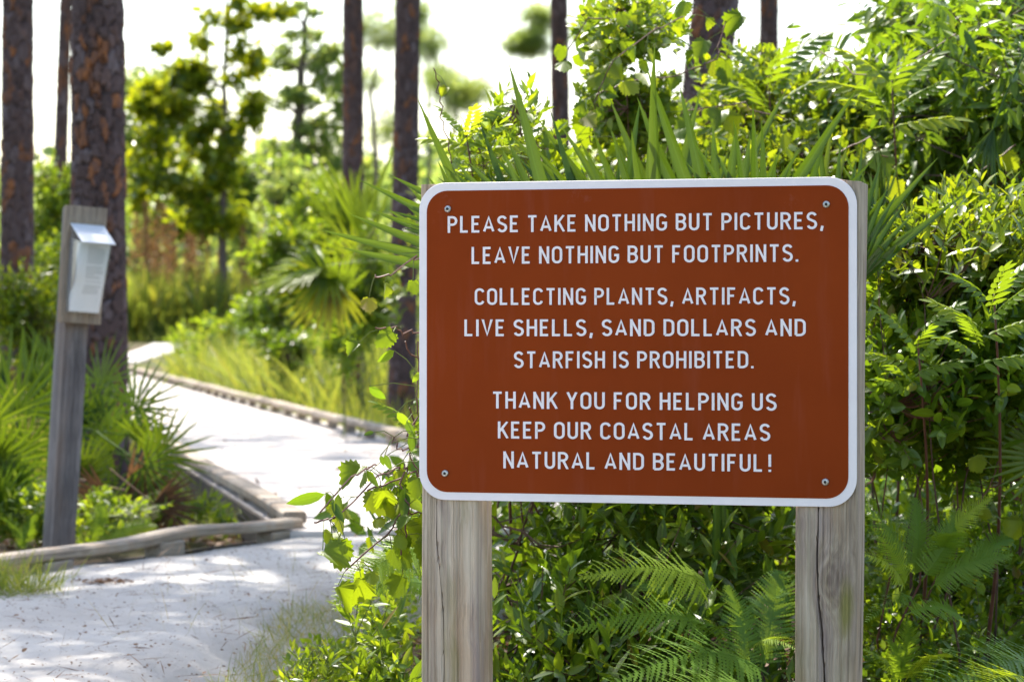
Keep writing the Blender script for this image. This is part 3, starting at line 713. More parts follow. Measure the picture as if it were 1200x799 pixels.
# stroke lettering, one unit tall
def arc(cx, cy, rx, ry, a0, a1, n=9): return [(cx + rx * math.cos(R(a0 + (a1 - a0) * i / (n - 1))), cy + ry * math.sin(R(a0 + (a1 - a0) * i / (n - 1)))) for i in range(n)]
G = {
 'A': (.50, [[(0, 0), (.25, 1.06), (.50, 0)], [(.075, .27), (.425, .27)]]),
 'B': (.42, [[(0, 0), (0, 1), (.22, 1)] + arc(.22, .765, .19, .235, 90, -90)[1:] + [(0, .53)], [(.0, .53), (.22, .53)] + arc(.22, .265, .21, .265, 90, -90)[1:] + [(0, 0)]]),
 'C': (.43, [arc(.215, .765, .215, .235, 12, 180) + arc(.215, .235, .215, .235, 180, 348)]),
 'D': (.43, [[(0, 0), (0, 1), (.18, 1)] + arc(.18, .75, .25, .25, 90, 0)[1:] + arc(.18, .25, .25, .25, 0, -90) + [(0, 0)]]),
 'E': (.36, [[(.37, 1), (0, 1), (0, 0), (.37, 0)], [(0, .52), (.31, .52)]]),
 'F': (.35, [[(.36, 1), (0, 1), (0, -.1)], [(0, .52), (.30, .52)]]),
 'G': (.44, [arc(.22, .765, .22, .235, 15, 180) + arc(.22, .235, .22, .235, 180, 360) + [(.44, .45), (.24, .45)]]),
 'H': (.42, [[(0, -.1), (0, 1.1)], [(.42, -.1), (.42, 1.1)], [(0, .52), (.42, .52)]]),
 'I': (.0, [[(0, -.1), (0, 1.1)]]),
 'K': (.43, [[(0, -.1), (0, 1.1)], [(.44, 1.08), (.02, .40)], [(.155, .60), (.455, -.08)]]),
 'L': (.35, [[(0, 1.1), (0, 0), (.36, 0)]]),
 'N': (.43, [[(0, -.1), (0, 1.1)], [(.43, -.1), (.43, 1.1)], [(-.02, 1.1), (.45, -.1)]]),
 'O': (.44, [arc(.22, .765, .22, .235, 0, 180) + arc(.22, .235, .22, .235, 180, 360) + [(.44, .765)]]),
 'P': (.41, [[(0, -.1), (0, 1), (.20, 1)] + arc(.20, .74, .21, .26, 90, -90)[1:] + [(0, .48)]]),
 'R': (.43, [[(0, -.1), (0, 1), (.20, 1)] + arc(.20, .75, .21, .25, 90, -90)[1:] + [(0, .50)], [(.21, .50), (.44, -.1)]]),
 'S': (.42, [arc(.21, .765, .205, .235, 20, 225, 12) + arc(.21, .25, .21, .25, 48, -160, 12)]),
 'T': (.42, [[(-.02, 1), (.44, 1)], [(.21, 1), (.21, -.1)]]),
 'U': (.42, [[(0, 1.1), (0, .235)] + arc(.21, .235, .21, .235, 180, 360)[1:] + [(.42, 1.1)]]),
 'V': (.48, [[(0, 1.1), (.24, -.08), (.48, 1.1)]]),
 'Y': (.46, [[(0, 1.08), (.23, .45), (.46, 1.08)], [(.23, .45), (.23, -.1)]]),
 '.': (.0, [[(0, -.1), (0, .07)]]), ',': (.05, [[(.055, .14), (-.005, -.2)]]), '!': (.0, [[(0, 1.1), (0, .26)], [(0, .07), (0, -.1)]]),
}
TH = .136
def stroke(pts, t, clamp=True):
    n = len(pts); L = []; Rr = []
    for i in range(n):
        p = Vector(pts[i]); d0 = (p - Vector(pts[i - 1])).normalized() if i else None; d1 = (Vector(pts[i + 1]) - p).normalized() if i < n - 1 else None
        if d0 is None: d0 = d1
        if d1 is None: d1 = d0
        n0 = Vector((-d0.y, d0.x)); n1 = Vector((-d1.y, d1.x)); m_ = (n0 + n1)
        if m_.length < .2: m_ = n0
        m_.normalize(); k = min(1 / max(m_.dot(n0), .35), 2.4) * t / 2
        L.append(p + m_ * k); Rr.append(p - m_ * k)
    return L, Rr
def text_mesh(txt, x0, x1, b0, b1, capL, capR):
    """x0..x1: left and right end in sign units; b0,b1 base line height at the ends"""
    cap = (capL + capR) / 2; adv = []; x = 0; gap = .155; space = .32; items = []
    for ch in txt:
        if ch == ' ': x += space; continue
        wd, st = G[ch]; k = .5 if ch in '.,' else 1
        items.append((ch, x)); x += wd + TH + gap * (1 if ch not in '.,' else 1)
    total = x - gap; sx = (x1 - x0) / total; mb = MB(); layer = 0
    for ch, xx in items:
        wd, st = G[ch]
        if ch == '!': xx += .12
        for s_ in st:
            L, Rr = stroke([(p[0] + TH / 2, TH / 2 + p[1] * (1 - TH)) for p in s_], TH)
            lo = 0 if ch != ',' else -.19; V = []; yy = -.0040 - .00005 * (layer % 6); layer += 1
            for a, b in zip(L, Rr):
                for q in (a, b):
                    qy = max(lo, min(1, q.y)); t = (q.x + xx) / total
                    V.append((x0 + (q.x + xx) * sx, yy, b0 + (b1 - b0) * t + qy * cap))
            n_ = len(L); V2 = V + [(v[0], -.0030, v[2]) for v in V]; o_ = 2 * n_
            F = [(2 * i, 2 * i + 1, 2 * i + 3, 2 * i + 2) for i in range(n_ - 1)]
            F += [(2 * i, 2 * i + 2, o_ + 2 * i + 2, o_ + 2 * i) for i in range(n_ - 1)] + [(2 * i + 1, o_ + 2 * i + 1, o_ + 2 * i + 3, 2 * i + 3) for i in range(n_ - 1)]
            F += [(0, o_, o_ + 1, 1), (2 * n_ - 2, 2 * n_ - 1, o_ + 2 * n_ - 1, o_ + 2 * n_ - 2)]
            mb.add(V2, F)
    return mb
LINES = [("PLEASE TAKE NOTHING BUT PICTURES,", 524.8, 965.3, 273.0, 268.6, 19.6),
         ("LEAVE NOTHING BUT FOOTPRINTS.", 552.8, 935.5, 309.5, 306.7, 20.0),
         ("COLLECTING PLANTS, ARTIFACTS,", 556.5, 932.6, 357.4, 356.8, 19.6),
         ("LIVE SHELLS, SAND DOLLARS AND", 544.4, 944.3, 393.9, 393.9, 19.6),
         ("STARFISH IS PROHIBITED.", 602.3, 883.2, 431.3, 431.4, 19.6),
         ("THANK YOU FOR HELPING US", 577.0, 910.3, 478.4, 481.2, 19.8),
         ("KEEP OUR COASTAL AREAS", 583.6, 902.8, 513.4, 516.7, 19.8),
         ("NATURAL AND BEAUTIFUL!", 590.0, 901.0, 548.4, 552.6, 19.8)]
def wood_post(name, corners_bot, corners_top, z0, z1, mat, parent, crack=None, knot=None, ridge=.0007, seed=1, topcut=0):
    """corners: (x0, x1, y0, y1); front face is y0. crack = list of (z, u, width) down the front"""
    r_ = random.Random(seed); nf = 46; rows = int((z1 - z0) / .012) + 1; V = []; per = []
    grain = [r_.gauss(0, 1) for _ in range(400)]
    def gr(i, z): return grain[i % 400] * (1 + .5 * math.sin(z * 7 + i))
    us = [0, .012, .03, .06] + [.06 + .88 * i / (nf - 1) for i in range(1, nf - 1)] + [.94, .97, .988, 1]
    nside = 14
    for rI in range(rows):
        t = rI / (rows - 1); z = z0 + (z1 - z0) * t
        x0, x1, y0, y1 = [a + (b - a) * t for a, b in zip(corners_bot, corners_top)]
        x0 += .0008 * math.sin(z * 9 + seed); x1 += .001 * math.sin(z * 11 + seed * 2)
        ring = []; cu, cw = None, 0
        if crack:
            for (za, ua, wa), (zb, ub, wb_) in zip(crack[:-1], crack[1:]):
                if min(za, zb) <= z <= max(za, zb): q = (z - za) / (zb - za); cu = ua + (ub - ua) * q + .006 * math.sin(z * 31) + .004 * math.sin(z * 77); cw = wa + (wb_ - wa) * q
        uu = list(us)
        if cu is not None:   # pull three columns onto the crack
            w_ = (cw * (1 + .35 * math.sin(z * 53))) / (x1 - x0); k = min(range(3, len(uu) - 3), key=lambda i: abs(uu[i] - cu))
            uu[k] = cu; uu[k - 1] = cu - w_ / 2; uu[k + 1] = cu + w_ / 2; uu[k - 2] = min(uu[k - 2], cu - w_ / 2 - .004); uu[k + 2] = max(uu[k + 2], cu + w_ / 2 + .004)
        for i, u in enumerate(uu):
            e = min(u, 1 - u); rnd = .0035 * max(0, 1 - e / .03) ** 2
            y = y0 + rnd + ridge * gr(i, z) * min(1, e * 12)
            if cu is not None and i == k: y += min(.011, cw * 4)
            if knot:
                du, dz = (u - knot[0]) * (x1 - x0), z - knot[1]; g_ = math.exp(-(du * du + dz * dz * .5) / knot[2] ** 2); y -= .003 * g_ - .0012 * g_ * math.sin(math.hypot(du, dz * .6) * 900)
            ring.append((x0 + (x1 - x0) * u, y, z))
        for s_ in range(1, nside): f_ = s_ / nside; ring.append((x1 + ridge * gr(60 + s_, z), y0 + .0035 + (y1 - y0 - .007) * f_, z))
        for s_ in range(0, 8): f_ = s_ / 7; ring.append((x1 - (x1 - x0) * f_, y1 + ridge * gr(90 + s_, z), z))
        for s_ in range(1, nside): f_ = s_ / nside; ring.append((x0 + ridge * gr(120 + s_, z), y1 - .0035 - (y1 - y0 - .007) * f_, z))
        if rI >= rows - 2 and topcut:   # worn, sloping top
            ring = [(x, y, z - (topcut * max(0, (x - x0) / (x1 - x0) - .55) / .45 if x > x0 else 0) + r_.uniform(-.0006, .0006)) for x, y, z in ring]
        V += ring
    m_ = len(V) // rows; F = []
    for a in range(rows - 1):
        for b in range(m_): c_ = (b + 1) % m_; F.append((a * m_ + b, a * m_ + c_, a * m_ + m_ + c_, a * m_ + m_ + b))
    F.append(tuple(range((rows - 1) * m_, rows * m_))); F.append(tuple(range(m_ - 1, -1, -1)))
    o = link(name, mesh_np(name, V, F, mat), parent); return o
def screw(parent, x, z, y=-.0046, r=.0058):
    V = []; F = []; n = 20; prof = [(r, 0), (r, -.0012), (r * .82, -.0024), (r * .42, -.0028), (r * .36, -.0010), (0, -.0008)]
    for rr, yy in prof[:-1]:
        for i in range(n): a = 2 * math.pi * i / n; V.append((x + rr * math.cos(a), y + yy + .0012, z + rr * math.sin(a)))
    V.append((x, y + .0004, z))
    for k in range(len(prof) - 2):
        for i in range(n): j = (i + 1) % n; F.append((k * n + i, k * n + j, k * n + n + j, k * n + n + i))
    F += [((len(prof) - 2) * n + i, (len(prof) - 2) * n + (i + 1) % n, len(V) - 1) for i in range(n)]
    me = mesh_np('screw', V, F, M['metal'], smooth=False); me.materials.append(M['darkmetal'])
    for p in me.polygons:
        if p.index >= 3 * n: p.material_index = 1
    return link('screw', me, parent)
def sign():
    root = empty('park_notice_sign', SROOT, 'large brown notice sign with white border and lettering on two weathered wooden posts', 'sign', rot=(0, 0, SANG))
    V, F = plate(rrect(0, SW, z_bot, z_top, .046), -.0020, .0); link('sign_panel', mesh_np('sign_panel', V, F, M['white']), root)
    b = .0135; V, F = plate(rrect(b, SW - b, z_bot + b, z_top - b, .036), -.0028, -.0019, .0002); face = link('brown_face', mesh_np('brown_face', V, F, M['brown']), root)
    for txt, xa, xb, ya, yb, cap in LINES:
        u0, za = suv(xa, ya); u1, zb = suv(xb, yb); _, zt = suv(xa, ya - cap); _, zt2 = suv(xb, yb - cap * 1.03)
        text_mesh(txt, u0, u1, za, zb, zt - za, zt2 - zb).build('text_line', M['white'], face)
    for x, y in ((524.8, 245), (968.3, 239.6), (521.6, 554.4), (967.2, 564.6)): u, z = suv(x, y); screw(root, u, z)
    # posts
    lu0, _ = suv(493, 700); lu1, _ = suv(559, 700); lt0, _ = suv(491.5, 230); lt1, _ = suv(559, 230)
    wood_post('post', (lu0, lu1, .003, .094), (lt0 + .001, lt1, .003, .094), -.25, suv(494, 216)[1], M['post'], root,
              crack=[(z_bot + .02, .26, .0012), (z_bot - .06, .27, .0016), (z_bot - .15, .36, .0012), (z_bot - .24, .40, .0014), (.05, .42, .001)], knot=(.86, z_bot - .185, .02), seed=3, topcut=.002)
    M['post_right'] = woodmat('weathered_post_wood_knotted', POSTC, moss=.35, knot=suv(972, 680), patch=suv(991, 715))
    ru0, _ = suv(931, 700); ru1, _ = suv(1000.5, 700); rt0, _ = suv(933, 230); rt1, _ = suv(1006.5, 230)
    wood_post('post', (ru0 - .002, ru1 - .001, .003, .094), (rt0 + .001, rt1 + .0015, .003, .094), -.25, suv(1004, 208.5)[1], M['post_right'], root,
              crack=[(z_bot + .02, .36, .0024), (z_bot - .10, .36, .0030), (z_bot - .17, .40, .0036), (z_bot - .26, .48, .0042), (z_bot - .33, .52, .003), (.05, .54, .002)], knot=(.62, z_bot - .112, .028), seed=8, topcut=.006)
    return root
sign()

# ------------------------------------------------------------------ brochure stand
def brochure():
    base = gnd(74, 645.5, -.03); phi = R(31)
    root = empty('brochure_stand', base, 'grey wooden post with a clear brochure box and white sloping hood, left of the boardwalk', 'brochure stand', rot=(0, R(3.7), phi))
    zt = 1.178 - base.z
    wood_post('post', (-.0445, .0445, 0, .089), (-.0445, .0445, 0, .089), -.15, zt, M['darkpost'], root, seed=5, crack=[(.1, .5, .001), (.5, .52, .002), (.74, .55, .001)])
    zb = zt - .408
    wood_post('backing_board', (-.074, .074, -.04, -.002), (-.074, .074, -.04, -.002), zb, zt + .002, M['board'], root, seed=9)
    y0 = -.041; b0 = zb + .038; t0 = zb + .282; x0, x1 = -.058, .058; yb, yt = y0 - .02, y0 - .098
    def quad(name, P, mat, th=.0022, par=root):
        P = [Vector(p) for p in P]; n = (P[1] - P[0]).cross(P[-1] - P[0]).normalized() * th; k = len(P)
        m_ = MB(); m_.add(P + [p + n for p in P], [tuple(range(k)), tuple(range(2 * k - 1, k - 1, -1))] + [(i, i + k, (i + 1) % k + k, (i + 1) % k) for i in range(k)]); return m_.build(name, mat, par)
    quad('front_panel', [(x0, yb, b0), (x1, yb, b0), (x1, yt, t0), (x0, yt, t0)], M['acrylic'])
    for x in (x0, x1 - .002): quad('side_panel', [(x, y0, b0), (x, yb + .001, b0), (x, yt + .003, t0), (x, y0, t0 + .012)], M['acrylic'], .002)
    quad('bottom_panel', [(x0, y0, b0), (x1, y0, b0), (x1, yb, b0), (x0, yb, b0)], M['acrylic'])
    quad('back_panel', [(x0, y0, b0), (x1, y0, b0), (x1, y0, t0 + .05), (x0, y0, t0 + .05)], M['acrylic'], .0012)
    hz = t0 + .062; hood = quad('hood', [(x0 - .004, y0 - .001, hz), (x0 - .004, y0 - .12, hz - .068), (x1 + .004, y0 - .12, hz - .068), (x1 + .004, y0 - .001, hz)], M['hood'], .0035)
    # leaflets: a slumped stack, top edges fanned, left edge curled
    lf = empty('leaflets', base, 'stack of white printed leaflets curling inside the clear brochure box', 'leaflets', rot=(0, R(3.7), phi))
    V = []; F = []; nx, nz = 12, 26; m_ = MB()
    def front(u, v, off=0):
        y = yb + (yt - yb) * v; cur = .016 * math.exp(-u * 7) * (1 + .6 * math.sin(v * 7 + .6)) + .003 * math.sin(v * 9)
        return Vector((x0 + .012 * math.exp(-abs(v - .42) * 5) * (1 - u) * .9 + .004 + (x1 - x0 - .008) * u, y + .004 + cur * (1 - u) + off, b0 + .003 + (t0 - b0 - .006) * v))
    for j in range(nz):
        for i in range(nx): V.append(front(i / (nx - 1), j / (nz - 1)))
    for j in range(nz):
        for i in range(nx): V.append(front(i / (nx - 1), j / (nz - 1), .008))
    N0 = nx * nz
    for j in range(nz - 1):
        for i in range(nx - 1):
            a = j * nx + i; F.append((a, a + 1, a + nx + 1, a + nx)); F.append((N0 + a, N0 + a + nx, N0 + a + nx + 1, N0 + a + 1))
    for j in range(nz - 1):
        a = j * nx; F.append((a, a + nx, N0 + a + nx, N0 + a)); a += nx - 1; F.append((a, N0 + a, N0 + a + nx, a + nx))
    for i in range(nx - 1): F.append((i, N0 + i, N0 + i + 1, i + 1)); a = (nz - 1) * nx + i; F.append((a, a + 1, N0 + a + 1, N0 + a))
    link('paper_stack', mesh_np('paper_stack', V, F, M['paper'], smooth=False), lf)
    m_ = MB(); r_ = random.Random(4); v = .95
    while v > .26:
        if r_.random() < .14 : v -= .03; continue
        u = .30; end = r_.uniform(.8, .92) if r_.random() > .15 else .6
        while u < end:
            l = r_.uniform(.03, .09); a, b = front(u, v, -.0006), front(min(u + l, end), v, -.0006); a2, b2 = front(u, v - .010, -.0006), front(min(u + l, end), v - .010, -.0006)
            m_.add([a2, b2, b, a], [(0, 1, 2, 3)]); u += l + .018
        v -= .0235
    m_.build('printed_lines', M['ink'], lf)
brochure()

# ------------------------------------------------------------------ pines
def bark_trunk(X, Y, r, top, lean=(0, 0), zd=2.6, cellw=.06, cellh=.10, res=.012, flare=.35, seed=0, bend=0):
    g = np.random.default_rng(seed); nth = max(24, int(2 * math.pi * r / res)); z0 = -.2
    za = np.arange(z0, zd, res * 1.1); zb = np.linspace(zd, top, 14)[1:]; zs = np.concatenate([za, zb]); th = np.arange(nth) / nth * 2 * math.pi
    per = max(5, round(2 * math.pi * r / cellw)); TH_, Z = np.meshgrid(th, zs)
    u = TH_ / (2 * math.pi) * per; v = Z / cellh
    def vn(fu, fv, k):
        nu = max(2, int(round(per * fu))); A = g.random((nu, 400)); x = u / per * nu; y = v * fv + 30; xi = np.floor(x).astype(int); yi = np.floor(y).astype(int); fx = x - xi; fy = y - yi
        fx = fx * fx * (3 - 2 * fx); fy = fy * fy * (3 - 2 * fy); yi = np.clip(yi, 0, 398)
        a0 = A[xi % nu, yi] * (1 - fx) + A[(xi + 1) % nu, yi] * fx; a1 = A[xi % nu, yi + 1] * (1 - fx) + A[(xi + 1) % nu, yi + 1] * fx
        return (a0 * (1 - fy) + a1 * fy - .5) * k
    du_ = vn(1, .8, .9) + vn(2.6, 2.1, .5); dv_ = vn(1, .8, .9) + vn(2.6, 2.3, .45); u = u + du_; v = v + dv_
    best = np.full(u.shape, 9.0); sec = np.full(u.shape, 9.0); bid = np.zeros(u.shape)
    iu, iv = np.floor(u).astype(int), np.floor(v).astype(int)
    def hsh(a, b, k): s_ = np.sin((a % per) * 127.1 + b * 311.7 + seed * 17.3 + k * 74.7) * 43758.5453; return s_ - np.floor(s_)
    for da in (-1, 0, 1):
        for db in (-1, 0, 1):
            ca, cb = iu + da, iv + db; px = ca + hsh(ca, cb, 1); py = cb + hsh(ca, cb, 2); d = np.abs(u - px) * .35 + np.hypot(u - px, v - py) * .75
            m_ = d < best; sec = np.where(m_, best, np.minimum(sec, d)); bid = np.where(m_, hsh(ca, cb, 3), bid); best = np.where(m_, d, best)
    edge = np.clip((sec - best), 0, 1); fr = np.clip(edge / (.05 + .14 * bid), 0, 1); fr = fr * fr * (3 - 2 * fr)
    fade = np.where(Z > zd, .0, 1.0)
    disp = r * .12 * (fr - 1) + r * .07 * bid * fr + g.normal(size=u.shape) * r * .006
    taper = 1 - .45 * np.clip(Z / top, 0, 1) + flare * np.exp(-np.clip(Z + .1, 0, 9) / .16)
    rad = r * taper + disp * np.where(Z > zd, .3, 1)
    xs = X + lean[0] * Z + bend * np.sin(Z * 1.1) + rad * np.cos(TH_); ys = Y + lean[1] * Z + rad * np.sin(TH_)
    V = np.stack([xs - X, ys - Y, Z], axis=2).reshape(-1, 3); n = len(zs); i, j = np.meshgrid(np.arange(nth), np.arange(n - 1)); a = (j * nth + i).ravel(); b = (j * nth + (i + 1) % nth).ravel()
    F = np.stack([a, b, b + nth, a + nth], axis=1)
    return mesh_np('trunk', V, F, M['bark'], {'plate': bid.ravel(), 'edge': edge.ravel()}, smooth=False)
_crown = {}
def pine_crown(var, h0=4.6, h1=9.5, spread=2.3, ntuft=420):
    if var in _crown: return _crown[var]
    m_ = MB(); tips = []
    for k in range(22):
        t = k / 21; z = h0 + (h1 - h0) * t; a = k * 2.4 + var; L = spread * (1 - .65 * t) * random.uniform(.7, 1.15); e = Vector((math.cos(a) * L, math.sin(a) * L, z + .25 * L + .2)); s_ = Vector((0, 0, z))
        P = [s_ + (e - s_) * q + Vector((0, 0, -.18 * math.sin(math.pi * q))) for q in (0, .25, .5, .75, 1)]; m_.tube(P, [.045, .036, .027, .018, .008], 5)
        for q in range(7):
            f = random.uniform(.35, 1); p = s_ + (e - s_) * f; o_ = Vector((random.gauss(0, .3), random.gauss(0, .3), random.gauss(.1, .18))) ; m_.tube([p, p + o_ * .6, p + o_], [.012, .009, .005], 3); tips.append((p, p + o_))
    P = []; D = []; 
    for k in range(ntuft * 2):
        a, b = random.choice(tips); q = random.random(); c_ = a + (b - a) * (.4 + .6 * q); P.append(tuple(c_ + Vector((random.gauss(0, .07), random.gauss(0, .07), random.gauss(0, .05))))); d = (b - a).normalized() + Vector((random.gauss(0, .5), random.gauss(0, .5), random.gauss(.3, .4))); D.append(tuple(d))
    _crown[var] = (m_, np.array(P), np.array(D)); return _crown[var]
_cm = {}
def pine(label, X, Y, r, lean=(0, 0), zd=2.6, top=9.8, crown=True, res=.012, cell=(.06, .10), seed=0, var=0, rotz=0, flare=.35, h0=4.6, bend=0):
    root = empty('pine_tree', (X, Y, gh(X, Y) if abs(X) < 9 and Y < 30 else -.12), label, 'pine tree', 'pine trees standing among the undergrowth')
    link('trunk', bark_trunk(X, Y, r, top, lean, zd, cell[0], cell[1], res, flare, seed, bend), root)
    if crown:
        m_, P, D = pine_crown(var)
        if var not in _cm:
            ob = m_.build('limbs', M['branch'], root); fo = joined('crown', 'tuft', P, D, rng.normal(size=P.shape), rng.uniform(.2, .3, len(P)), M['needle'], root, (0, 0, 0), sw=1.6); _cm[var] = (ob.data, fo.data); obs = (ob, fo)
        else:
            obs = (link('limbs', _cm[var][0], root), tag(link('crown', _cm[var][1], root), kind='stuff'))
        for o_ in obs: o_.location = (lean[0] * h0, lean[1] * h0, 0); o_.rotation_euler = (0, 0, rotz)
    return root
def PX(x, d): return (x - 600) / FP * d
pine('thick pine trunk with orange and grey bark plates right behind the brochure stand', PX(117, 12.9), 12.9, .142, (-.004, 0), 2.6, seed=1, cell=(.052, .085), res=.0075)
pine('dark pine trunk at the left edge of the photo', PX(20, 17), 17, .115, (.002, 0), 3.2, seed=2, var=1, rotz=1, res=.012, cell=(.06, .08))
pine('thin distant pine trunk leaning between the two big left trunks', PX(60, 22), 22, .062, (.035, .0), 3.8, seed=3, var=0, rotz=2, res=.02, cell=(.07, .1))
pine('pine trunk rising behind the upright fan of the tall palmetto', PX(413, 22), 22, .10, (.002, 0), 3.8, seed=4, var=1, rotz=3, res=.014, cell=(.06, .08))
pine('pine trunk just left of the sign beyond the right kerb', PX(470, 19.6), 19.6, .108, (.016, 0), 3.6, seed=5, var=0, rotz=4, res=.012, cell=(.055, .08))
pine('pine trunk showing beside the tall leafy bush over the left half of the sign', PX(661, 24), 24, .095, (-.012, 0), 4.2, seed=6, var=1, rotz=5, res=.015)
pine('broad leaning pine trunk with reddish bark behind the bush above the sign', PX(775, 15), 15, .15, (.115, 0), 3.0, seed=7, var=0, rotz=.5, res=.012, cell=(.07, .09))
pine('dark pine trunk second from the right, against the sky above the sign', PX(815, 21), 21, .11, (.02, 0), 3.8, seed=17, var=1, rotz=2.2, res=.014, cell=(.06, .08))
pine('short visible length of pine trunk farthest right above the sign', PX(900, 26), 26, .115, (.002, 0), 4.4, seed=8, var=1, rotz=.9, res=.016)

# ------------------------------------------------------------------ trees in the distance
def far_tree(name, label, cat, px, d, trunk, r, blobs, key, mat, n, size, cl=.22, limbs=14, group=None, barkmat='branch'):
    """trunk: list of pixel points; blobs: (px, py, rx, ry)"""
    b0 = pt(px, 395, d); b0.z = -.12; root = empty(name, b0, label, cat, group); k = d / FP
    tp = [b0] + [pt(x, y, d) for x, y in trunk]; m_ = MB(); nn = len(tp)
    fine = []
    for i in range(nn - 1):
        for q in range(4): fine.append(tp[i].lerp(tp[i + 1], q / 4) + Vector((random.gauss(0, r * .12), random.gauss(0, r * .12), 0)))
    fine.append(tp[-1]); m_.tube([p - b0 for p in fine], [r * (1 - .8 * i / (len(fine) - 1)) for i in range(len(fine))], 8); m_.build('trunk', M[barkmat], root, smooth=True)
    wts = np.array([b[2] * b[3] for b in blobs], float); wts /= wts.sum(); ncl = max(10, n // (110 if key == 'tuft' else 55)); ci = rng.choice(len(blobs), ncl, p=wts)
    C_ = []; rad = []
    for i in ci:
        x, y, rx, ry = blobs[i]; u = rng.normal(size=3); u /= np.linalg.norm(u); u *= rng.random() ** .4
        c0 = pt(x, y, d); C_.append([c0.x + u[0] * rx * k, c0.y + u[1] * (rx + ry) * .45 * k, c0.z + u[2] * ry * k]); rad.append([rx * k * cl, (rx + ry) * k * .5 * cl, ry * k * cl * .8])
    C_ = np.array(C_); rad = np.array(rad); q = rng.integers(0, ncl, n); P = C_[q] + rng.normal(size=(n, 3)) * rad[q]
    ok = P[:, 2] > 0; P = P[ok]; q = q[ok]; D = nrm(rng.normal(size=P.shape) + (0, 0, -.1)); Nn = nrm(rng.normal(size=P.shape) + np.array([0, 0, .8]))
    joined('crown', key, P, D, Nn, rng.uniform(.7, 1.2, len(P)) * size, M[mat], root, b0)
    m_ = MB()
    for i in rng.permutation(ncl)[:limbs]:
        e = C_[i]; j = min(range(len(fine)), key=lambda t: abs(fine[t].z - (e[2] - .35 * np.linalg.norm(np.array(fine[t])[:2] - e[:2])))); P_ = curve_pts(fine[j], e, (0, 0, .12 * np.linalg.norm(e - np.array(fine[j]))), 6); r0 = r * .35 * (1 - .5 * j / len(fine))
        m_.tube([Vector(p) - b0 for p in P_], [r0 * (1 - .8 * t / 5) for t in range(6)], 5)
    tag(m_.build('limbs', M[barkmat], root, smooth=True), kind='stuff'); return root
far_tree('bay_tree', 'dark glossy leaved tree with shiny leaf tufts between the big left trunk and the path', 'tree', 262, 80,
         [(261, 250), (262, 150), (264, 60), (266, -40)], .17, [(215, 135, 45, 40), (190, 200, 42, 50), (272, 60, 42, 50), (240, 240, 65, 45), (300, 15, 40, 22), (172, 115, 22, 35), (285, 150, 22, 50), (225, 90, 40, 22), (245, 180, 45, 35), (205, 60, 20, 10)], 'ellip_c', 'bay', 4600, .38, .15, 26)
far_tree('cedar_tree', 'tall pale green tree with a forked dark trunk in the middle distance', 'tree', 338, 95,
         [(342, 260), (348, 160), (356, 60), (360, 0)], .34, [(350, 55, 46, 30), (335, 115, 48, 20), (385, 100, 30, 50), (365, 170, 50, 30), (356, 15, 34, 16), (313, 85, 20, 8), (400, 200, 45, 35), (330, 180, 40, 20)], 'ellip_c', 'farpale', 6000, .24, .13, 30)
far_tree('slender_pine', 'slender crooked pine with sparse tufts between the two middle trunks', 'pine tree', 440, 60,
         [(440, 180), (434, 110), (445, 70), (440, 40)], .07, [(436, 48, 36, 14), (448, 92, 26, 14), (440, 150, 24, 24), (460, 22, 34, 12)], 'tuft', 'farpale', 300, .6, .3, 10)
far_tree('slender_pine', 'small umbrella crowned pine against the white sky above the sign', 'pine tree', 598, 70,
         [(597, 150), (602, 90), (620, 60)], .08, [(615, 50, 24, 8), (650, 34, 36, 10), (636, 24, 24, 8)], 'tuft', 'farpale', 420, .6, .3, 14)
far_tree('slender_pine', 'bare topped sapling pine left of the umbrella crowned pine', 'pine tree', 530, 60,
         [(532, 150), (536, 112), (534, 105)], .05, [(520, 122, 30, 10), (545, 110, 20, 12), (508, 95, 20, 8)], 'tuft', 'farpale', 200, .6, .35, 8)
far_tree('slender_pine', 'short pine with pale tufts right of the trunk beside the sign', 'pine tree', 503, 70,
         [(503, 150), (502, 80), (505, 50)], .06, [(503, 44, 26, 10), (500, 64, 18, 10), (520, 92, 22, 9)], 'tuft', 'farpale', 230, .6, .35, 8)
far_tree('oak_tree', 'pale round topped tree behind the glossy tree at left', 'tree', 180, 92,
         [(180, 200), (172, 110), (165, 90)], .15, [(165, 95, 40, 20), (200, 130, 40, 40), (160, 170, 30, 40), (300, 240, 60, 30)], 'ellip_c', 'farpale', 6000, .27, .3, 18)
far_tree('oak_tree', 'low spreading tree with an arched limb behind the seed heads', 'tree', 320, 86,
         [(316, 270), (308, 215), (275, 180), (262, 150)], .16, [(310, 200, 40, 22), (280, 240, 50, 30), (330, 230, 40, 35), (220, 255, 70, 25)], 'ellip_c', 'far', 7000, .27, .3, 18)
def wood(name, label, d, spans, n, size, mat='far'):
    P = []
    for (x0, x1, ytop, w_) in spans:
        m_ = int(n * w_); xs = rng.uniform(x0, x1, m_ // 60 + 1); 
        for x in xs:
            yt = ytop + rng.uniform(-14, 22); h = (385 - yt) / FP * d + H - .3; dd = d * rng.uniform(.9, 1.3)
            c0 = np.array([PX(x, dd), dd, .3]); zz = h * rng.uniform(.1, 1.0, 60); wd = h * .22 * np.sqrt(np.clip(1.05 - zz / h, 0.02, 1))
            P.append(c0 + np.stack([rng.normal(size=60) * wd, rng.normal(size=60) * wd, zz], axis=1))
    P = np.vstack(P); nn = len(P); o_ = joined(name, 'ellip_c', P, rng.normal(size=(nn, 3)), nrm(rng.normal(size=(nn, 3)) + np.array([0, 0, .9])), rng.uniform(.7, 1.3, nn) * size, M[mat], None, (0, 0, 0), sw=1.3)
    tag(o_, label, 'woodland', kind='stuff')
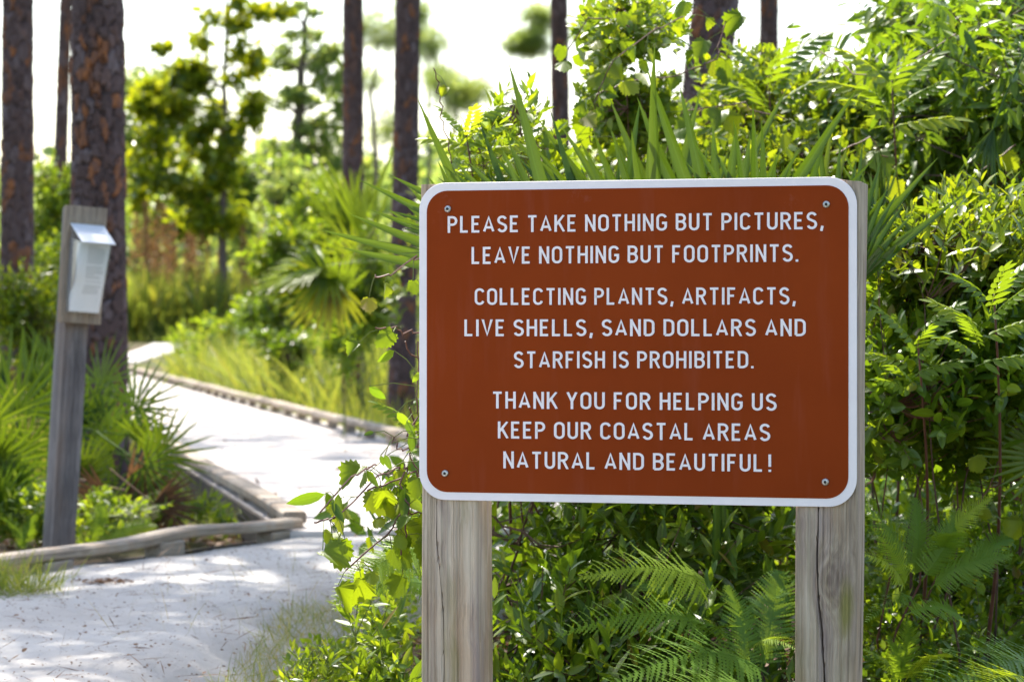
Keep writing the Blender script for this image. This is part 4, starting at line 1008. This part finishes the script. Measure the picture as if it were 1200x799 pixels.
wood('distant_woodland', 'pale green belt of distant woodland along the horizon', 140, [(-700, 2000, 230, .6), (100, 480, 190, .25), (480, 700, 178, .2), (-200, 100, 200, .15), (40, 80, 200, .1)], 30000, .8, 'farpale')
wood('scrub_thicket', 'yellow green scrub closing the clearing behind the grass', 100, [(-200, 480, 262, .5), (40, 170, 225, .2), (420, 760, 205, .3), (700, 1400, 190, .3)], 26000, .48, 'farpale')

# ------------------------------------------------------------------ middle distance plants
shrub('leafy_bush', 'round bright green bush behind the hanging palm frond', 'bush', [(362, 262, 27, 48, 48), (335, 300, 26, 40, 40), (390, 300, 26, 40, 50)], 'ellip', M['fresh'], .11, 620, 7, 0, stem='greentwig', clump=.3)
shrub('leafy_bush', 'yellowish bush behind the brochure stand between the two left trunks', 'bush', [(65, 250, 21, 40, 60), (45, 330, 18, 50, 60)], 'ellip', M['fresh'], .08, 420, 8, 0, clump=.35)
shrub('leafy_bush', 'tall thin bush behind the palmetto left of the brochure post', 'bush', [(20, 350, 14, 45, 55), (50, 400, 14, 50, 50)], 'lance', M['myrtle'], .06, 420, 8, 0, clump=.35)
shrub('leafy_bush', 'dark low bush at the foot of the tall grass right of the walk', 'bush', [(310, 372, 26, 40, 28), (330, 400, 23, 40, 30)], 'ellip', M['fetter'], .09, 260, 8, 0, clump=.35)
shrub('weedy_bush', 'pale leafy weeds spilling beside the far kerb', 'bush', [(262, 405, 40, 45, 25), (290, 400, 34, 60, 40), (250, 425, 44, 25, 12)], 'ellip', M['fresh'], .13, 700, 7, 0, stem='greentwig', clump=.4)
shrub('leafy_bush', 'dark mass of bushes right of the far palmetto behind the sign', 'bush', [(560, 330, 14, 80, 130), (640, 330, 13, 90, 130)], 'lance', M['myrtle'], .07, 500, 8, 0, clump=.35)
palm_plant('tall_palmetto', 'tall palmetto with upright yellow green fans left of the sign', [
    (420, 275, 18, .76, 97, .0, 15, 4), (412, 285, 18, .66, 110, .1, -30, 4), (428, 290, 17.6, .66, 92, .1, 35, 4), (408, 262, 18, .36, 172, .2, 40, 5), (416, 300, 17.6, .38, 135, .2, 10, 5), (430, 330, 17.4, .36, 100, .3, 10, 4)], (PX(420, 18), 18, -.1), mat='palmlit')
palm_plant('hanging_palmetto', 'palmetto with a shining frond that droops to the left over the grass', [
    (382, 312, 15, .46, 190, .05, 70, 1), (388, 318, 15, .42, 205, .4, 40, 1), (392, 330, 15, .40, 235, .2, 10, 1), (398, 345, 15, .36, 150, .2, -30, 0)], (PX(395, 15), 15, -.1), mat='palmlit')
palm_plant('fan_palmetto', 'palmetto fans behind the brochure post and round the foot of the big pine', [
    (158, 478, 10.6, .27, 38, .15, -15, 5), (188, 532, 10.0, .27, 30, .35, 0, 5), (150, 510, 10.8, .28, 75, .2, 20, 5), (120, 450, 11.2, .27, 60, .1, -40, 5),
    (170, 545, 9.9, .24, -30, .3, 10, 5), (130, 530, 10.4, .27, 165, .4, 0, 5), (100, 500, 10.6, .28, 140, .3, 15, 0), (125, 500, 10.6, .28, 120, .2, 30, 5), (165, 510, 10.2, .25, 0, .2, 60, 5), (95, 560, 10.2, .2, 60, .3, 0, 1)], (PX(140, 10.6), 10.6, -.1))
palm_plant('fan_palmetto', 'dense palmetto clump at the left edge behind the near kerb', [
    (20, 480, 10.2, .36, 95, .1, 10, 5), (40, 470, 10.6, .36, 80, .1, -25, 4), (5, 460, 11, .34, 110, .1, 30, 4), (30, 525, 9.8, .25, 60, .4, 0, 5), (0, 545, 9.5, .26, 20, .5, 10, 0), (60, 490, 10.4, .28, 50, .2, 20, 5),
    (-10, 500, 9.6, .28, 70, .4, -20, 5), (20, 575, 9.4, .2, 10, .6, 0, 0), (60, 440, 11.4, .30, 95, .0, 45, 4), (0, 590, 9.2, .18, 40, .5, 0, 1)], (PX(20, 10.2), 10.2, -.1))
for i, (px, py, d) in enumerate([(160, 560, 10.2), (110, 590, 9.8), (190, 580, 9.7)]): pass
dd = [(150, 575, 10.0, .26, -10, .2, 20, 1), (130, 590, 9.9, .24, 200, .2, 0, 1), (180, 590, 9.7, .22, -35, .3, 0, 1)]
palm_plant('dead_palmetto_fronds', 'brown dead palmetto fronds lying under the green fans at the pine foot', dd, (PX(150, 10), 10, -.1), mat='deadleaf', cat='dead fronds')

# ------------------------------------------------------------------ grasses and low growth
def band(x0, x1, d0, d1, z=-.12): return lambda: (PX(random.uniform(x0, x1), (q := random.uniform(d0, d1))), q, z if q > 30 else gh(PX((x0 + x1) / 2, q), q))
def off_walk(f, r0=1.7, r1=99, xmin=-999):
    def g_():
        while True:
            p = f(); q = (Vector(p) - DE).dot(WR)
            if r0 < q < r1 and p[0] / p[1] * FP + 600 > xmin: return p
    return g_
grass('tall_meadow_grass', 'tall soft meadow grass filling the clearing behind the path bend', lambda: (PX(random.uniform(100, 420), (q := random.uniform(78, 96))), q, .3), 11000, (.9, 2.5), 2.2, 'grass', .25)
grass('low_green_cover', 'bright low ground cover beside the far end of the kerb', off_walk(lambda: (PX(random.uniform(210, 430), (q := random.uniform(32, 76))), q, gh(0, q)), 1.7, 99), 8000, (.2, .5), 3.0, 'grass', .7)
grass('far_turf', 'thin bright turf round the far bend of the path', lambda: (PX(random.uniform(60, 330), (q := random.uniform(76.5, 90))), q, .3), 3500, (.2, .5), 3.0, 'grass', .7)
grass('roadside_grass', 'arching tall grass along the right kerb of the boardwalk', lambda: (lambda s_: tuple(walk_pt(s_, random.uniform(1.65, 4.2)) + Vector((0, 0, -.12))))(random.uniform(11.5, 28)), 9000, (.35, .95), .8, 'grass', .38)
grass('kerbside_grass', 'short grass along the near part of the right kerb beside the walk', lambda: (lambda s_: tuple(walk_pt(s_, random.uniform(1.56, 2.2)) + Vector((0, 0, -.1))))(random.uniform(3, 14)), 1600, (.15, .4), .8, 'grass', .5)
grass('bank_grass', 'grass and weeds behind the left palmettos', off_walk(band(-60, 150, 14, 34), -99, -.3), 3500, (.25, .7), 1.0, 'grass', .35)
def seedhead(label, x, y, d, h):
    root = empty('seed_head_weed', (x, y, -.12), label, 'weed', 'rusty seed head weeds'); return root
def weeds():
    m_ = MB(); m_.tube([(0, 0, 0), (.02, 0, .8), (.0, .02, 1.6), (.03, 0, 2.2)], [.012, .01, .008, .004], 4); stem_me = mesh_np('stem', m_.V, m_.F, M['twig'])
    P = []; 
    for i in range(260):
        t = random.random(); P.append((random.gauss(0, .075 * (1.15 - t)) , random.gauss(0, .075 * (1.15 - t)), 1.15 + 1.1 * t))
    P = np.array(P); proto = None
    for i in range(22):
        x = random.uniform(150, 322); d = random.uniform(78, 86); s_ = ((385 - random.uniform(232, 285)) / FP * d + H - .3) / 2.25
        root = empty('seed_head_weed', (PX(x, d), d, .3), 'rusty brown seed head spire in the row of weeds before the glossy tree', 'weed', 'rusty seed head weeds'); root.scale = (s_, s_, s_); root.rotation_euler = (random.uniform(-.06, .06), random.uniform(-.06, .06), random.uniform(0, 6))
        link('stem', stem_me, root)
        if proto is None: o_ = joined('seed_plume', 'ellip_c', P, nrm(rng.normal(size=P.shape) + (0, 0, 1)), rng.normal(size=P.shape), np.full(len(P), .06), M['rust'], root, (0, 0, 0)); proto = o_.data
        else: tag(link('seed_plume', proto, root), kind='stuff')
weeds()
# garden wedge between the near kerb and the deck
def wedge():
    while True:
        x = random.uniform(-40, 300); y = random.uniform(560, 640); p = gnd(x, y, -.11)
        if (p - DE).dot(WR) < -.06: return tuple(p)
shrub('low_weeds', 'fresh green weeds growing just behind the near kerb left of the walk corner', 'weeds', [(130, 605, 9.6, 50, 26), (60, 620, 9.2, 60, 20), (210, 600, 9.8, 40, 22), (0, 610, 9.2, 60, 40)], 'ellip', M['fresh'], .04, 420, 8, 0, stem='greentwig', clump=.4)
shrub('low_weeds', 'small upright seedling in the corner of the kerbs', 'weeds', [(238, 592, 9.75, 16, 18), (262, 606, 9.6, 12, 10)], 'lance', M['fresh'], .05, 22, 8, 0, stem='greentwig', clump=.5)
fern_plant('wedge_fern', 'pale ferns at the foot of the brochure post', [(100, 640, 9.2, 135, 585, 9.3, 1, 0), (110, 645, 9.2, 165, 600, 9.1, 1, 1), (95, 645, 9.3, 80, 590, 9.3, 1, 2), (120, 640, 9.4, 190, 610, 9.4, .5, 0), (30, 645, 9, 10, 590, 9, 1, 1), (20, 645, 9, 50, 600, 9, 1, 2)], (PX(105, 9.3), 9.3, -.1))
grass('wedge_grass', 'thin grass in the planted wedge behind the near kerb', wedge, 1500, (.06, .22), .9, 'grass', .6)
def litter(name, label, sampler, n, s, mat, key='ellip_c', lift=.012):
    P = np.array([sampler() for _ in range(n)]); P[:, 2] += lift * rng.random(n)
    D = nrm(rng.normal(size=(n, 3)) * (1, 1, .18)); Nn = nrm(rng.normal(size=(n, 3)) * .35 + np.array([0, 0, 1]))
    tag(joined(name, key, P, D, Nn, rng.uniform(.6, 1.3, n) * s, M[mat], None, (0, 0, 0)), label, 'litter', kind='stuff')
litter('leaf_litter', 'dead brown leaves under the plants behind the near kerb', wedge, 1500, .06, 'deadleaf')
litter('thicket_litter', 'brown leaf litter on the ground under the shrubs behind the sign', lambda: (random.uniform(-.4, 2.2), (q := random.uniform(4.0, 9.0)), gh(0, q) + .01), 7000, .06, 'deadleaf')
def sandpt():
    while True:
        y = random.uniform(5.2, 9.0); x = random.uniform(-2.1, -.6 + max(0, y - 6.9) * .6)
        if (x - KA.x) * KN.x + (y - KA.y) * KN.y < -.05: return (x, y, .008 * math.sin(x * 3.1 + y) * math.sin(y * 2.3) + .006)
litter('fallen_needles', 'fallen pine needles and bits scattered on the sandy path', sandpt, 650, .08, 'deadleaf', 'strip', .006)
litter('path_debris', 'small dark leaf bits on the sandy path', sandpt, 200, .014, 'deadleaf', 'ellip_c', .006)
litter('deck_debris', 'a few dead leaves lying on the boardwalk', lambda: tuple(walk_pt(random.uniform(-.5, 9), random.uniform(.1, 1.4)) + Vector((0, 0, .03))), 160, .03, 'deadleaf')
def edge_s(): y = random.uniform(5.2, 7.6); return (-.62 + abs(random.gauss(0, .2)) + max(0, y - 6.9) * .55, y, -.02)
grass('path_edge_grass', 'thin dry and green grass at the sandy edge by the sign post', edge_s, 2000, (.02, .06), .7, 'drygrass', .7)
grass('path_edge_green', 'green grass blades at the sandy edge by the sign post', edge_s, 1600, (.02, .08), .8, 'grass', .6)
grass('grass_tuft', 'small grass tuft beside the near kerb at the left edge', lambda: (lambda q: (q[0], q[1], -.005))(gnd(random.gauss(20, 24), random.gauss(692, 4))), 420, (.05, .14), 1.0, 'grass', .6)
grass('sparse_sprigs', 'a few thin sprigs standing in the sand left of the vine', lambda: (random.uniform(-1.0, -.45), random.uniform(6.0, 8.2), 0), 90, (.04, .12), .4, 'drygrass', .5)

# ------------------------------------------------------------------ the thicket behind the sign
shrub('fetterbush', 'dark leathery shrub filling the gap between the two sign posts', 'shrub', [(640, 660, 5.3, 110, 110, .3), (760, 640, 5.4, 120, 90, .3), (860, 650, 5.5, 90, 100, .3), (700, 760, 5.2, 170, 80, .3), (740, 500, 5.5, 200, 120, .25)],
      'lance', M['fetter'], .066, 620, 9, 290, stem='twig', clump=.42, sw=1.05, stems=10)
shrub('fetterbush', 'yellow green upright shrub beside the upper right corner of the sign', 'shrub', [(1110, 275, 5.1, 75, 50, .2), (1150, 230, 5.3, 50, 30, .15), (1070, 300, 5.2, 45, 60, .15), (1160, 320, 5.3, 60, 60, .2)],
      'lance', M['myrtle'], .047, 460, 9, 290, stem='twig', clump=.42, sw=1.15, upright=1.1, base=(PX(1110, 5.2), 5.2, -.1))
shrub('wax_myrtle', 'dense small leaved shrub right of the sign at mid height', 'shrub', [(1110, 440, 5.2, 110, 80, .25), (1050, 430, 5.1, 40, 100, .2), (1170, 420, 5.3, 60, 90, .25), (1100, 520, 5.6, 110, 45, .3)],
      'ellip', M['glossy'], .044, 950, 9, 290, stem='redtwig', clump=.4)
shrub('wax_myrtle', 'shadowy small leaved shrub in the lower right corner behind the ferns', 'shrub', [(1100, 650, 6.3, 120, 90, .3), (1140, 740, 6.0, 100, 60, .3), (1050, 750, 6.0, 50, 70, .2)],
      'ellip', M['glossy'], .046, 700, 8, 200, stem='twig', clump=.42)
shrub('drooping_shrub', 'shrub with long drooping narrow leaves in the upper right corner', 'shrub', [(1090, 90, 6.6, 120, 80, .5), (1170, 140, 6.4, 70, 90, .4), (1020, 150, 6.8, 70, 70, .4), (1170, 20, 6.8, 60, 50, .4), (1110, 190, 6.6, 80, 50, .3), (1020, 40, 7.0, 50, 35, .3), (1080, 15, 7.0, 60, 30, .3)],
      'lance', M['droop'], .072, 760, 11, 290, stem='twig', clump=.42, sw=.9, droop=.85, upright=.2, twiglen=.20, base=(PX(1100, 6.6), 6.6, -.1), stems=9)
shrub('holly_shrub', 'fine leaved glossy shrub above the right half of the sign', 'shrub', [(890, 110, 7.0, 60, 45, .4), (940, 160, 6.8, 60, 45, .4), (830, 150, 7.2, 60, 50, .4), (960, 110, 7.4, 40, 25, .3), (880, 190, 6.6, 130, 40, .4)],
      'ellip', M['myrtle'], .042, 720, 8, 240, stem='redtwig', clump=.42, base=(PX(890, 7), 7, -.1))
shrub('tall_bush', 'tall upright bush with red stems rising above the left half of the sign', 'shrub', [(745, 35, 6.4, 50, 50, .3), (715, 30, 6.3, 30, 50, .3), (770, 15, 6.6, 30, 25, .3), (750, 120, 6.6, 55, 50, .3), (712, 105, 6.5, 28, 50, .25), (690, 15, 6.4, 18, 25, .2)],
      'ellip', M['fresh'], .040, 520, 8, 270, stem='redtwig', clump=.38, base=(PX(745, 6.5), 6.5, -.1), stems=10)
shrub('sprawling_shrub', 'thin leafy sprays above the upper left corner of the sign', 'shrub', [(590, 150, 5.6, 60, 30, .2), (560, 180, 5.4, 40, 30, .2), (620, 180, 5.8, 60, 40, .2), (540, 100, 5.6, 14, 20, .1), (640, 130, 6.0, 30, 30, .2)],
      'lance', M['fresh'], .05, 120, 8, 200, stem='redtwig', clump=.5, base=(PX(590, 5.6), 5.6, -.1), stems=6)
shrub('backing_thicket', 'dense unlit shrubs deep behind the right side thicket', 'shrub', [(1050, 250, 9.5, 150, 140, .8), (1150, 420, 9, 150, 200, .8), (880, 260, 10, 150, 80, .8), (1000, 600, 8, 200, 140, .6), (700, 620, 7.6, 200, 150, .5), (1150, 100, 10.5, 110, 110, .8), (760, 300, 10, 150, 110, .8), (1000, 130, 11, 80, 60, .6)],
      'ellip', M['glossy'], .075, 2300, 8, 0, stem='twig', clump=.45, stems=14)
shrub('outer_thicket', 'shrubs continuing past the right edge of the photo', 'shrub', [(1330, 300, 7, 140, 260, .6), (1300, 620, 6, 120, 200, .5), (1290, 60, 8, 120, 150, .6)], 'lance', M['fetter'], .07, 900, 8, 0, clump=.4)
# saw palmetto whose long blades stand up behind the top edge of the sign
fr = []
for (x, y, a, L) in [(660, 330, 132, .40), (620, 300, 140, .30), (590, 320, 146, .33), (690, 340, 122, .37), (720, 330, 112, .33), (760, 330, 103, .38), (780, 320, 120, .40), (815, 340, 94, .40), (850, 345, 88, .42), (880, 330, 70, .36), (910, 330, 100, .34), (950, 330, 62, .33), (985, 330, 82, .34), (1000, 340, 70, .30)]:
    fr.append((x, y, random.uniform(4.75, 5.25), L * random.uniform(1.02, 1.25), a, random.uniform(-.1, .2), random.uniform(-60, 60), 4))
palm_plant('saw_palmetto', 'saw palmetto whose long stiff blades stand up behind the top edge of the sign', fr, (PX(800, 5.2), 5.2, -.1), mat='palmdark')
palm_plant('saw_palmetto', 'palmetto fan poking out past the left edge of the sign', [(535, 300, 4.75, .13, 165, .1, 60, 4), (540, 285, 4.8, .14, 152, .0, 70, 4)], (PX(560, 4.9), 4.9, -.1))
palm_plant('saw_palmetto', 'arching palmetto fronds in the shade of the upper right shrubs', [(1165, 150, 5.9, .18, 252, .1, 50, 4), (1180, 150, 6.0, .18, 262, .1, 50, 4), (1030, 250, 5.8, .2, 80, .0, 60, 4), (1020, 260, 5.5, .2, 98, .0, 50, 4)], (PX(1150, 6), 6, -.1))
palm_plant('saw_palmetto', 'palmetto with pointed blades entering at the right edge beside the mid height shrub', [(1230, 540, 5.0, .16, 172, .2, 30, 2)], (PX(1235, 5), 5, -.1))
# ferns
fern_plant('fern_clump', 'bright ferns arching left between the two sign posts', [
    (850, 700, 4.95, 672, 655, 4.8, .2, 0), (840, 745, 4.9, 660, 700, 4.75, .2, 1), (900, 790, 4.85, 700, 780, 4.6, .1, 0), (870, 800, 4.85, 860, 665, 4.95, .4, 2), (890, 790, 4.9, 925, 640, 5.0, .4, 0), (860, 760, 4.9, 780, 690, 4.85, .4, 1),
    (900, 820, 4.7, 740, 800, 4.55, .1, 0), (870, 720, 5.0, 930, 690, 4.95, .1, 2), (880, 760, 4.9, 940, 740, 4.8, .1, 1), (850, 800, 4.8, 790, 735, 4.7, .2, 2), (820, 740, 5, 735, 660, 5.1, .3, 0)], (PX(870, 4.95), 4.95, -.1))
fern_plant('fern_clump', 'ferns right of the sign post in patchy light', [
    (1060, 680, 4.95, 1015, 560, 4.9, .3, 0), (1070, 680, 4.95, 1080, 570, 4.95, .3, 2), (1080, 680, 4.9, 1150, 590, 4.9, .3, 1), (1060, 690, 4.9, 1005, 640, 4.8, .2, 2), (1090, 690, 4.9, 1190, 640, 4.8, .1, 0), (1070, 700, 4.9, 1020, 710, 4.8, .1, 1), (1100, 680, 4.95, 1120, 600, 4.8, .3, 0), (1120, 690, 4.9, 1200, 600, 4.95, .2, 1), (1060, 720, 4.8, 1150, 720, 4.9, .1, 0)], (PX(1075, 5.3), 5.3, -.1))
fern_plant('fern_clump', 'sunlit pale fern in the bottom right corner', [(1235, 800, 4.6, 1090, 790, 4.3, .0, 0), (1250, 780, 4.7, 1110, 765, 4.5, .0, 1), (1230, 830, 4.5, 1130, 800, 4.2, .0, 2)], (PX(1240, 4.7), 4.7, -.1))
fern_plant('fern_clump', 'feathery fern beside the left sign post over the path edge', [
    (500, 640, 4.75, 385, 705, 4.6, .3, 0), (505, 655, 4.8, 395, 680, 4.6, .3, 1), (510, 690, 4.8, 420, 690, 4.7, .3, 0), (500, 700, 4.8, 440, 640, 4.8, .4, 2)], (PX(505, 4.8), 4.8, -.1))
# compound leaved sprays
def sumac(label, stemtop, base_px, d, n, size, mat='fresh', key='sumac', spread=1.0, parts=60):
    tp = np.array(pt(*stemtop, d)); b0 = (tp[0] + .10, d + .75, -.1); root = empty('sumac_sapling', b0, label, 'sapling')
    m_ = MB(); P = curve_pts(b0, tp, (.03, 0, 0), 9); m_.tube([Vector(p) - Vector(b0) for p in P], [.005 - .0004 * i for i in range(9)], 6); m_.build('stem', M['redtwig'], root, smooth=True)
    for i in range(n):
        t = i / n; p = P[-1] + (np.array(pt(base_px[0], base_px[1], d)) - P[-1]) * t; a = i * 2.4; dd_ = np.array([math.cos(a), -abs(math.sin(a)) * .6, .35 + .6 * (1 - t)]) * (spread, 1, 1)
        single('leaf', key, p, dd_, (0, -.5, 1), size * random.uniform(.8, 1.1), M[mat], root, b0)
sumac('bright sumac sapling with paired leaflets right of the sign', (1165, 345), (1140, 440), 4.7, 9, .11)
sumac('small sumac spray arching left above the sign corner', (545, 150), (560, 190), 5.2, 6, .09)
sumac('pale sumac top catching the light above the sign near the gap of sky', (900, 90), (900, 170), 6.4, 10, .15)
sumac('sumac sapling with reddish new growth at the lower left edge of the sign', (480, 478), (500, 600), 4.75, 6, .07)
# ------------------------------------------------------------------ grape vines and climbing sprays
def vine(label, runs, nleaf, size, mat='vine', key='grape', jitter=.035, dens=None, name='grape_vine', group=None):
    """runs: list of polylines (px, py, depth)"""
    b0 = pt(*runs[0][0]); b0.z = -.1; root = empty(name, b0, label, 'vine', group)
    for run in runs:
        P = [pt(*q) for q in run]; fine = []
        for i in range(len(P) - 1):
            for k in range(6): fine.append(P[i].lerp(P[i + 1], k / 6) + Vector((random.gauss(0, .003),) * 3))
        fine.append(P[-1]); m_ = MB(); m_.tube([p - b0 for p in fine], .0016, 4); m_.build('vine_stem', M['redtwig'], root)
        for k in range(max(1, int(nleaf * len(fine) / 24))):
            p = random.choice(fine); o_ = Vector((random.gauss(0, jitter), random.gauss(0, jitter), random.gauss(-.01, jitter))); q = p + o_
            d = Vector((random.gauss(0, .6), random.gauss(-.2, .4), random.gauss(-.75, .35))); n = Vector((random.gauss(0, .5), random.gauss(-.8, .5), random.gauss(.5, .5)))
            lf_ = single('leaf', key, q, d, n, size * random.uniform(.55, 1.15), M[mat], root, b0)
            m_ = MB(); m_.tube([p - b0, (p + q) / 2 - b0 + Vector((0, 0, .006)), q - b0], .0009, 3); st_ = m_.build('leaf_stalk', M['greentwig'], lf_); st_.matrix_parent_inverse = lf_.matrix_basis.inverted()
vine('toothed grape vine hanging over the path left of the sign post', [[(500, 560, 4.5), (470, 548, 4.45), (440, 560, 4.4), (412, 590, 4.35), (390, 608, 4.3), (368, 612, 4.3)], [(500, 600, 4.45), (470, 600, 4.4), (455, 625, 4.4)], [(470, 548, 4.45), (480, 590, 4.4), (470, 650, 4.4)], [(455, 625, 4.4), (425, 650, 4.4), (405, 668, 4.4)]], 13, .046, jitter=.024)
vine('dark strap like leaves drooping among the grape vine left of the post', [[(440, 545, 4.4), (410, 560, 4.35), (375, 600, 4.3)], [(470, 560, 4.4), (430, 575, 4.4)]], 9, .062, mat='droop', key='lance', jitter=.012, name='drooping_vine')
vine('grape vine sprig with yellow leaves against the trunk left of the sign', [[(500, 300, 4.7), (480, 305, 4.65), (455, 325, 4.6), (440, 322, 4.6)], [(500, 390, 4.7), (470, 388, 4.65), (440, 384, 4.6)], [(500, 440, 4.7), (475, 400, 4.65)]], 5, .04, jitter=.015)
vine('thin grape tendril standing up against the sky left of the sign', [[(535, 215, 5.0), (525, 165, 5.0), (515, 120, 5.0), (508, 80, 5.0)]], 7, .036, jitter=.02)
vine('broad grape leaves climbing over the tall bush', [[(690, 170, 5.9), (700, 110, 5.8), (720, 70, 5.8), (760, 40, 5.9), (800, 20, 6)], [(700, 110, 5.8), (740, 95, 5.8), (790, 90, 5.9), (840, 70, 6.0), (850, 20, 6.1)], [(740, 30, 6), (690, 20, 5.9), (665, 60, 5.9)], [(780, 180, 5.8), (800, 130, 5.9), (860, 120, 6), (920, 140, 6)], [(620, 200, 5.5), (600, 160, 5.5), (640, 150, 5.6)]], 17, .052)
vine('grape leaves scattered through the upper right thicket', [[(960, 60, 6.2), (1010, 90, 6.1), (1060, 80, 6.1), (1120, 40, 6.1)], [(980, 180, 6), (1020, 160, 6), (1050, 200, 6)], [(1190, 170, 5.9), (1150, 200, 5.9)]], 7, .07)
vine('small leaved climber tangled low on the left side of the sign', [[(505, 640, 4.6), (490, 560, 4.6), (478, 520, 4.6), (488, 480, 4.6), (490, 400, 4.6)], [(490, 560, 4.6), (460, 575, 4.5), (455, 550, 4.5)], [(500, 520, 4.6), (470, 530, 4.5), (462, 512, 4.5)]], 20, .034, mat='droop', key='ellip', name='climbing_vine')
vine('lobed pale leaves over the fern at the right edge', [[(1200, 560, 5.0), (1160, 570, 5.0), (1140, 600, 5.0)], [(1160, 570, 5.0), (1170, 540, 5.0)]], 9, .05)
# plants at the path edge, bottom left of the sign
shrub('path_edge_shrub', 'bright leafy seedlings beside the left sign post at the bottom', 'shrub', [(455, 730, 5.0, 35, 50, .15), (470, 790, 4.9, 40, 50, .15), (430, 790, 5.0, 30, 30, .12)], 'lance', M['fresh'], .05, 70, 8, 240, stem='greentwig', clump=.5, base=(PX(455, 5), 5, -.1))
shrub('path_edge_shrub', 'little dark green sprig at the bottom edge left of the sign', 'shrub', [(362, 782, 4.95, 26, 22, .08), (345, 770, 4.95, 10, 14, .05)], 'lance', M['myrtle'], .034, 22, 8, 200, stem='greentwig', clump=.5, base=(PX(362, 4.95), 4.95, -.1), upright=1.2)

# pine litter on the sand, thicker towards the kerb
litter('debris_heap', 'small dark heap of leaf bits on the sand in front of the brochure stand', lambda: (lambda q: (q[0] + random.gauss(0, .045), q[1] + random.gauss(0, .03), .002))(gnd(125, 684)), 90, .02, 'deadleaf')
litter('sand_crumbs', 'fine dark crumbs sprinkled over the pale sand', sandpt, 2600, .008, 'deadleaf', 'ellip_c', .003)
# an unseen oak added outside the frame so that its crown shades the sandy path
def shade_tree(label, base, cen, rad, n, size):
    root = empty('oak_tree', base, label, 'oak tree'); o = Vector(base); c0 = Vector(cen)
    P = curve_pts(base, c0 + Vector((-.3, 0, -.5)), (-.2, 0, .4), 9); m_ = MB(); m_.tube([Vector(p) - o for p in P], [.15 - .011 * i for i in range(9)], 10); m_.build('trunk', M['branch'], root, smooth=True)
    ncl = 26; u = nrm(rng.normal(size=(ncl, 3))) * rng.random((ncl, 1)) ** .5; C_ = np.array(cen) + u * np.array(rad); q = rng.integers(0, ncl, n)
    L = C_[q] + rng.normal(size=(n, 3)) * np.array(rad) * .17; joined('crown', 'ellip_c', L, rng.normal(size=(n, 3)), nrm(rng.normal(size=(n, 3)) + np.array([0, 0, 1.0])), rng.uniform(.7, 1.2, n) * size, M['far'], root, base)
    m_ = MB()
    for e in C_: pp = curve_pts(P[-2], e, (0, 0, .15), 5); m_.tube([Vector(p) - o for p in pp], [.05, .04, .028, .018, .008], 5)
    tag(m_.build('limbs', M['branch'], root), kind='stuff')
shade_tree('unseen oak added beyond the left edge so its crown shades the sandy path', (-4.9, 10.6, -.1), (-1.75, 10.2, 5.6), (1.2, 1.5, .7), 2300, .11)

shrub('path_edge_weeds', 'low green weeds creeping over the sandy edge beside the left sign post', 'weeds', [(430, 735, 6.0, 45, 20, .3), (400, 770, 5.6, 40, 16, .3), (460, 700, 6.4, 40, 25, .3), (380, 745, 6.1, 22, 8, .2)], 'ellip', M['fresh'], .026, 160, 7, 120, stem='greentwig', clump=.5, base=(PX(430, 6), 6.0, -.1), zmin=-.02)
sumac('leafy sapling with paired leaflets against the shade near the sign top right corner', (1075, 395), (1065, 470), 4.8, 8, .09)
sumac('sumac spray in the upper right among the drooping leaves', (1045, 95), (1040, 160), 5.9, 9, .14)

shrub('low_undergrowth', 'dark low undergrowth closing the ground at the lower right corner', 'undergrowth', [(1060, 770, 5.3, 60, 40, .2), (1140, 730, 5.5, 70, 40, .25), (1120, 800, 5.1, 80, 30, .2), (1030, 700, 5.5, 30, 50, .2), (1180, 660, 5.5, 40, 50, .2)], 'ellip', M['glossy'], .036, 520, 8, 200, stem='twig', clump=.5, base=(PX(1090, 5.4), 5.4, -.1), zmin=-.05)
shrub('low_undergrowth', 'dark low undergrowth under the ferns between the sign posts', 'undergrowth', [(700, 800, 5.1, 110, 30, .2), (860, 790, 5.2, 70, 40, .2), (610, 790, 5.1, 50, 40, .2)], 'lance', M['fetter'], .045, 330, 8, 200, stem='twig', clump=.5, base=(PX(760, 5.2), 5.2, -.1), zmin=-.05)
fern_plant('fern_clump', 'small ferns low beside the right post near the bottom edge', [
    (1050, 800, 4.95, 1015, 735, 4.9, .3, 1), (1050, 800, 4.95, 1075, 725, 4.9, .3, 0), (1060, 800, 4.95, 1120, 760, 4.8, .2, 2), (1055, 800, 4.95, 1045, 740, 4.9, .4, 2), (1060, 690, 4.9, 1040, 610, 4.85, .3, 1), (1110, 640, 4.95, 1160, 570, 4.9, .3, 0)], (PX(1055, 4.95), 4.95, -.1))

shrub('leafy_bush', 'bright bush crowding the foot of the tall palmetto beside the right kerb', 'bush', [(418, 350, 17, 34, 45), (400, 390, 16.5, 28, 30), (440, 320, 17, 22, 50)], 'lance', M['fresh'], .085, 330, 8, 0, stem='greentwig', clump=.4, base=(PX(418, 17), 17, -.1))
shrub('leafy_bush', 'pale green bushes between the seed heads and the hanging palm frond', 'bush', [(335, 275, 60, 26, 26), (340, 225, 62, 34, 28)], 'ellip', M['farpale'], .26, 340, 7, 0, clump=.4, base=(PX(300, 60), 60, -.1))
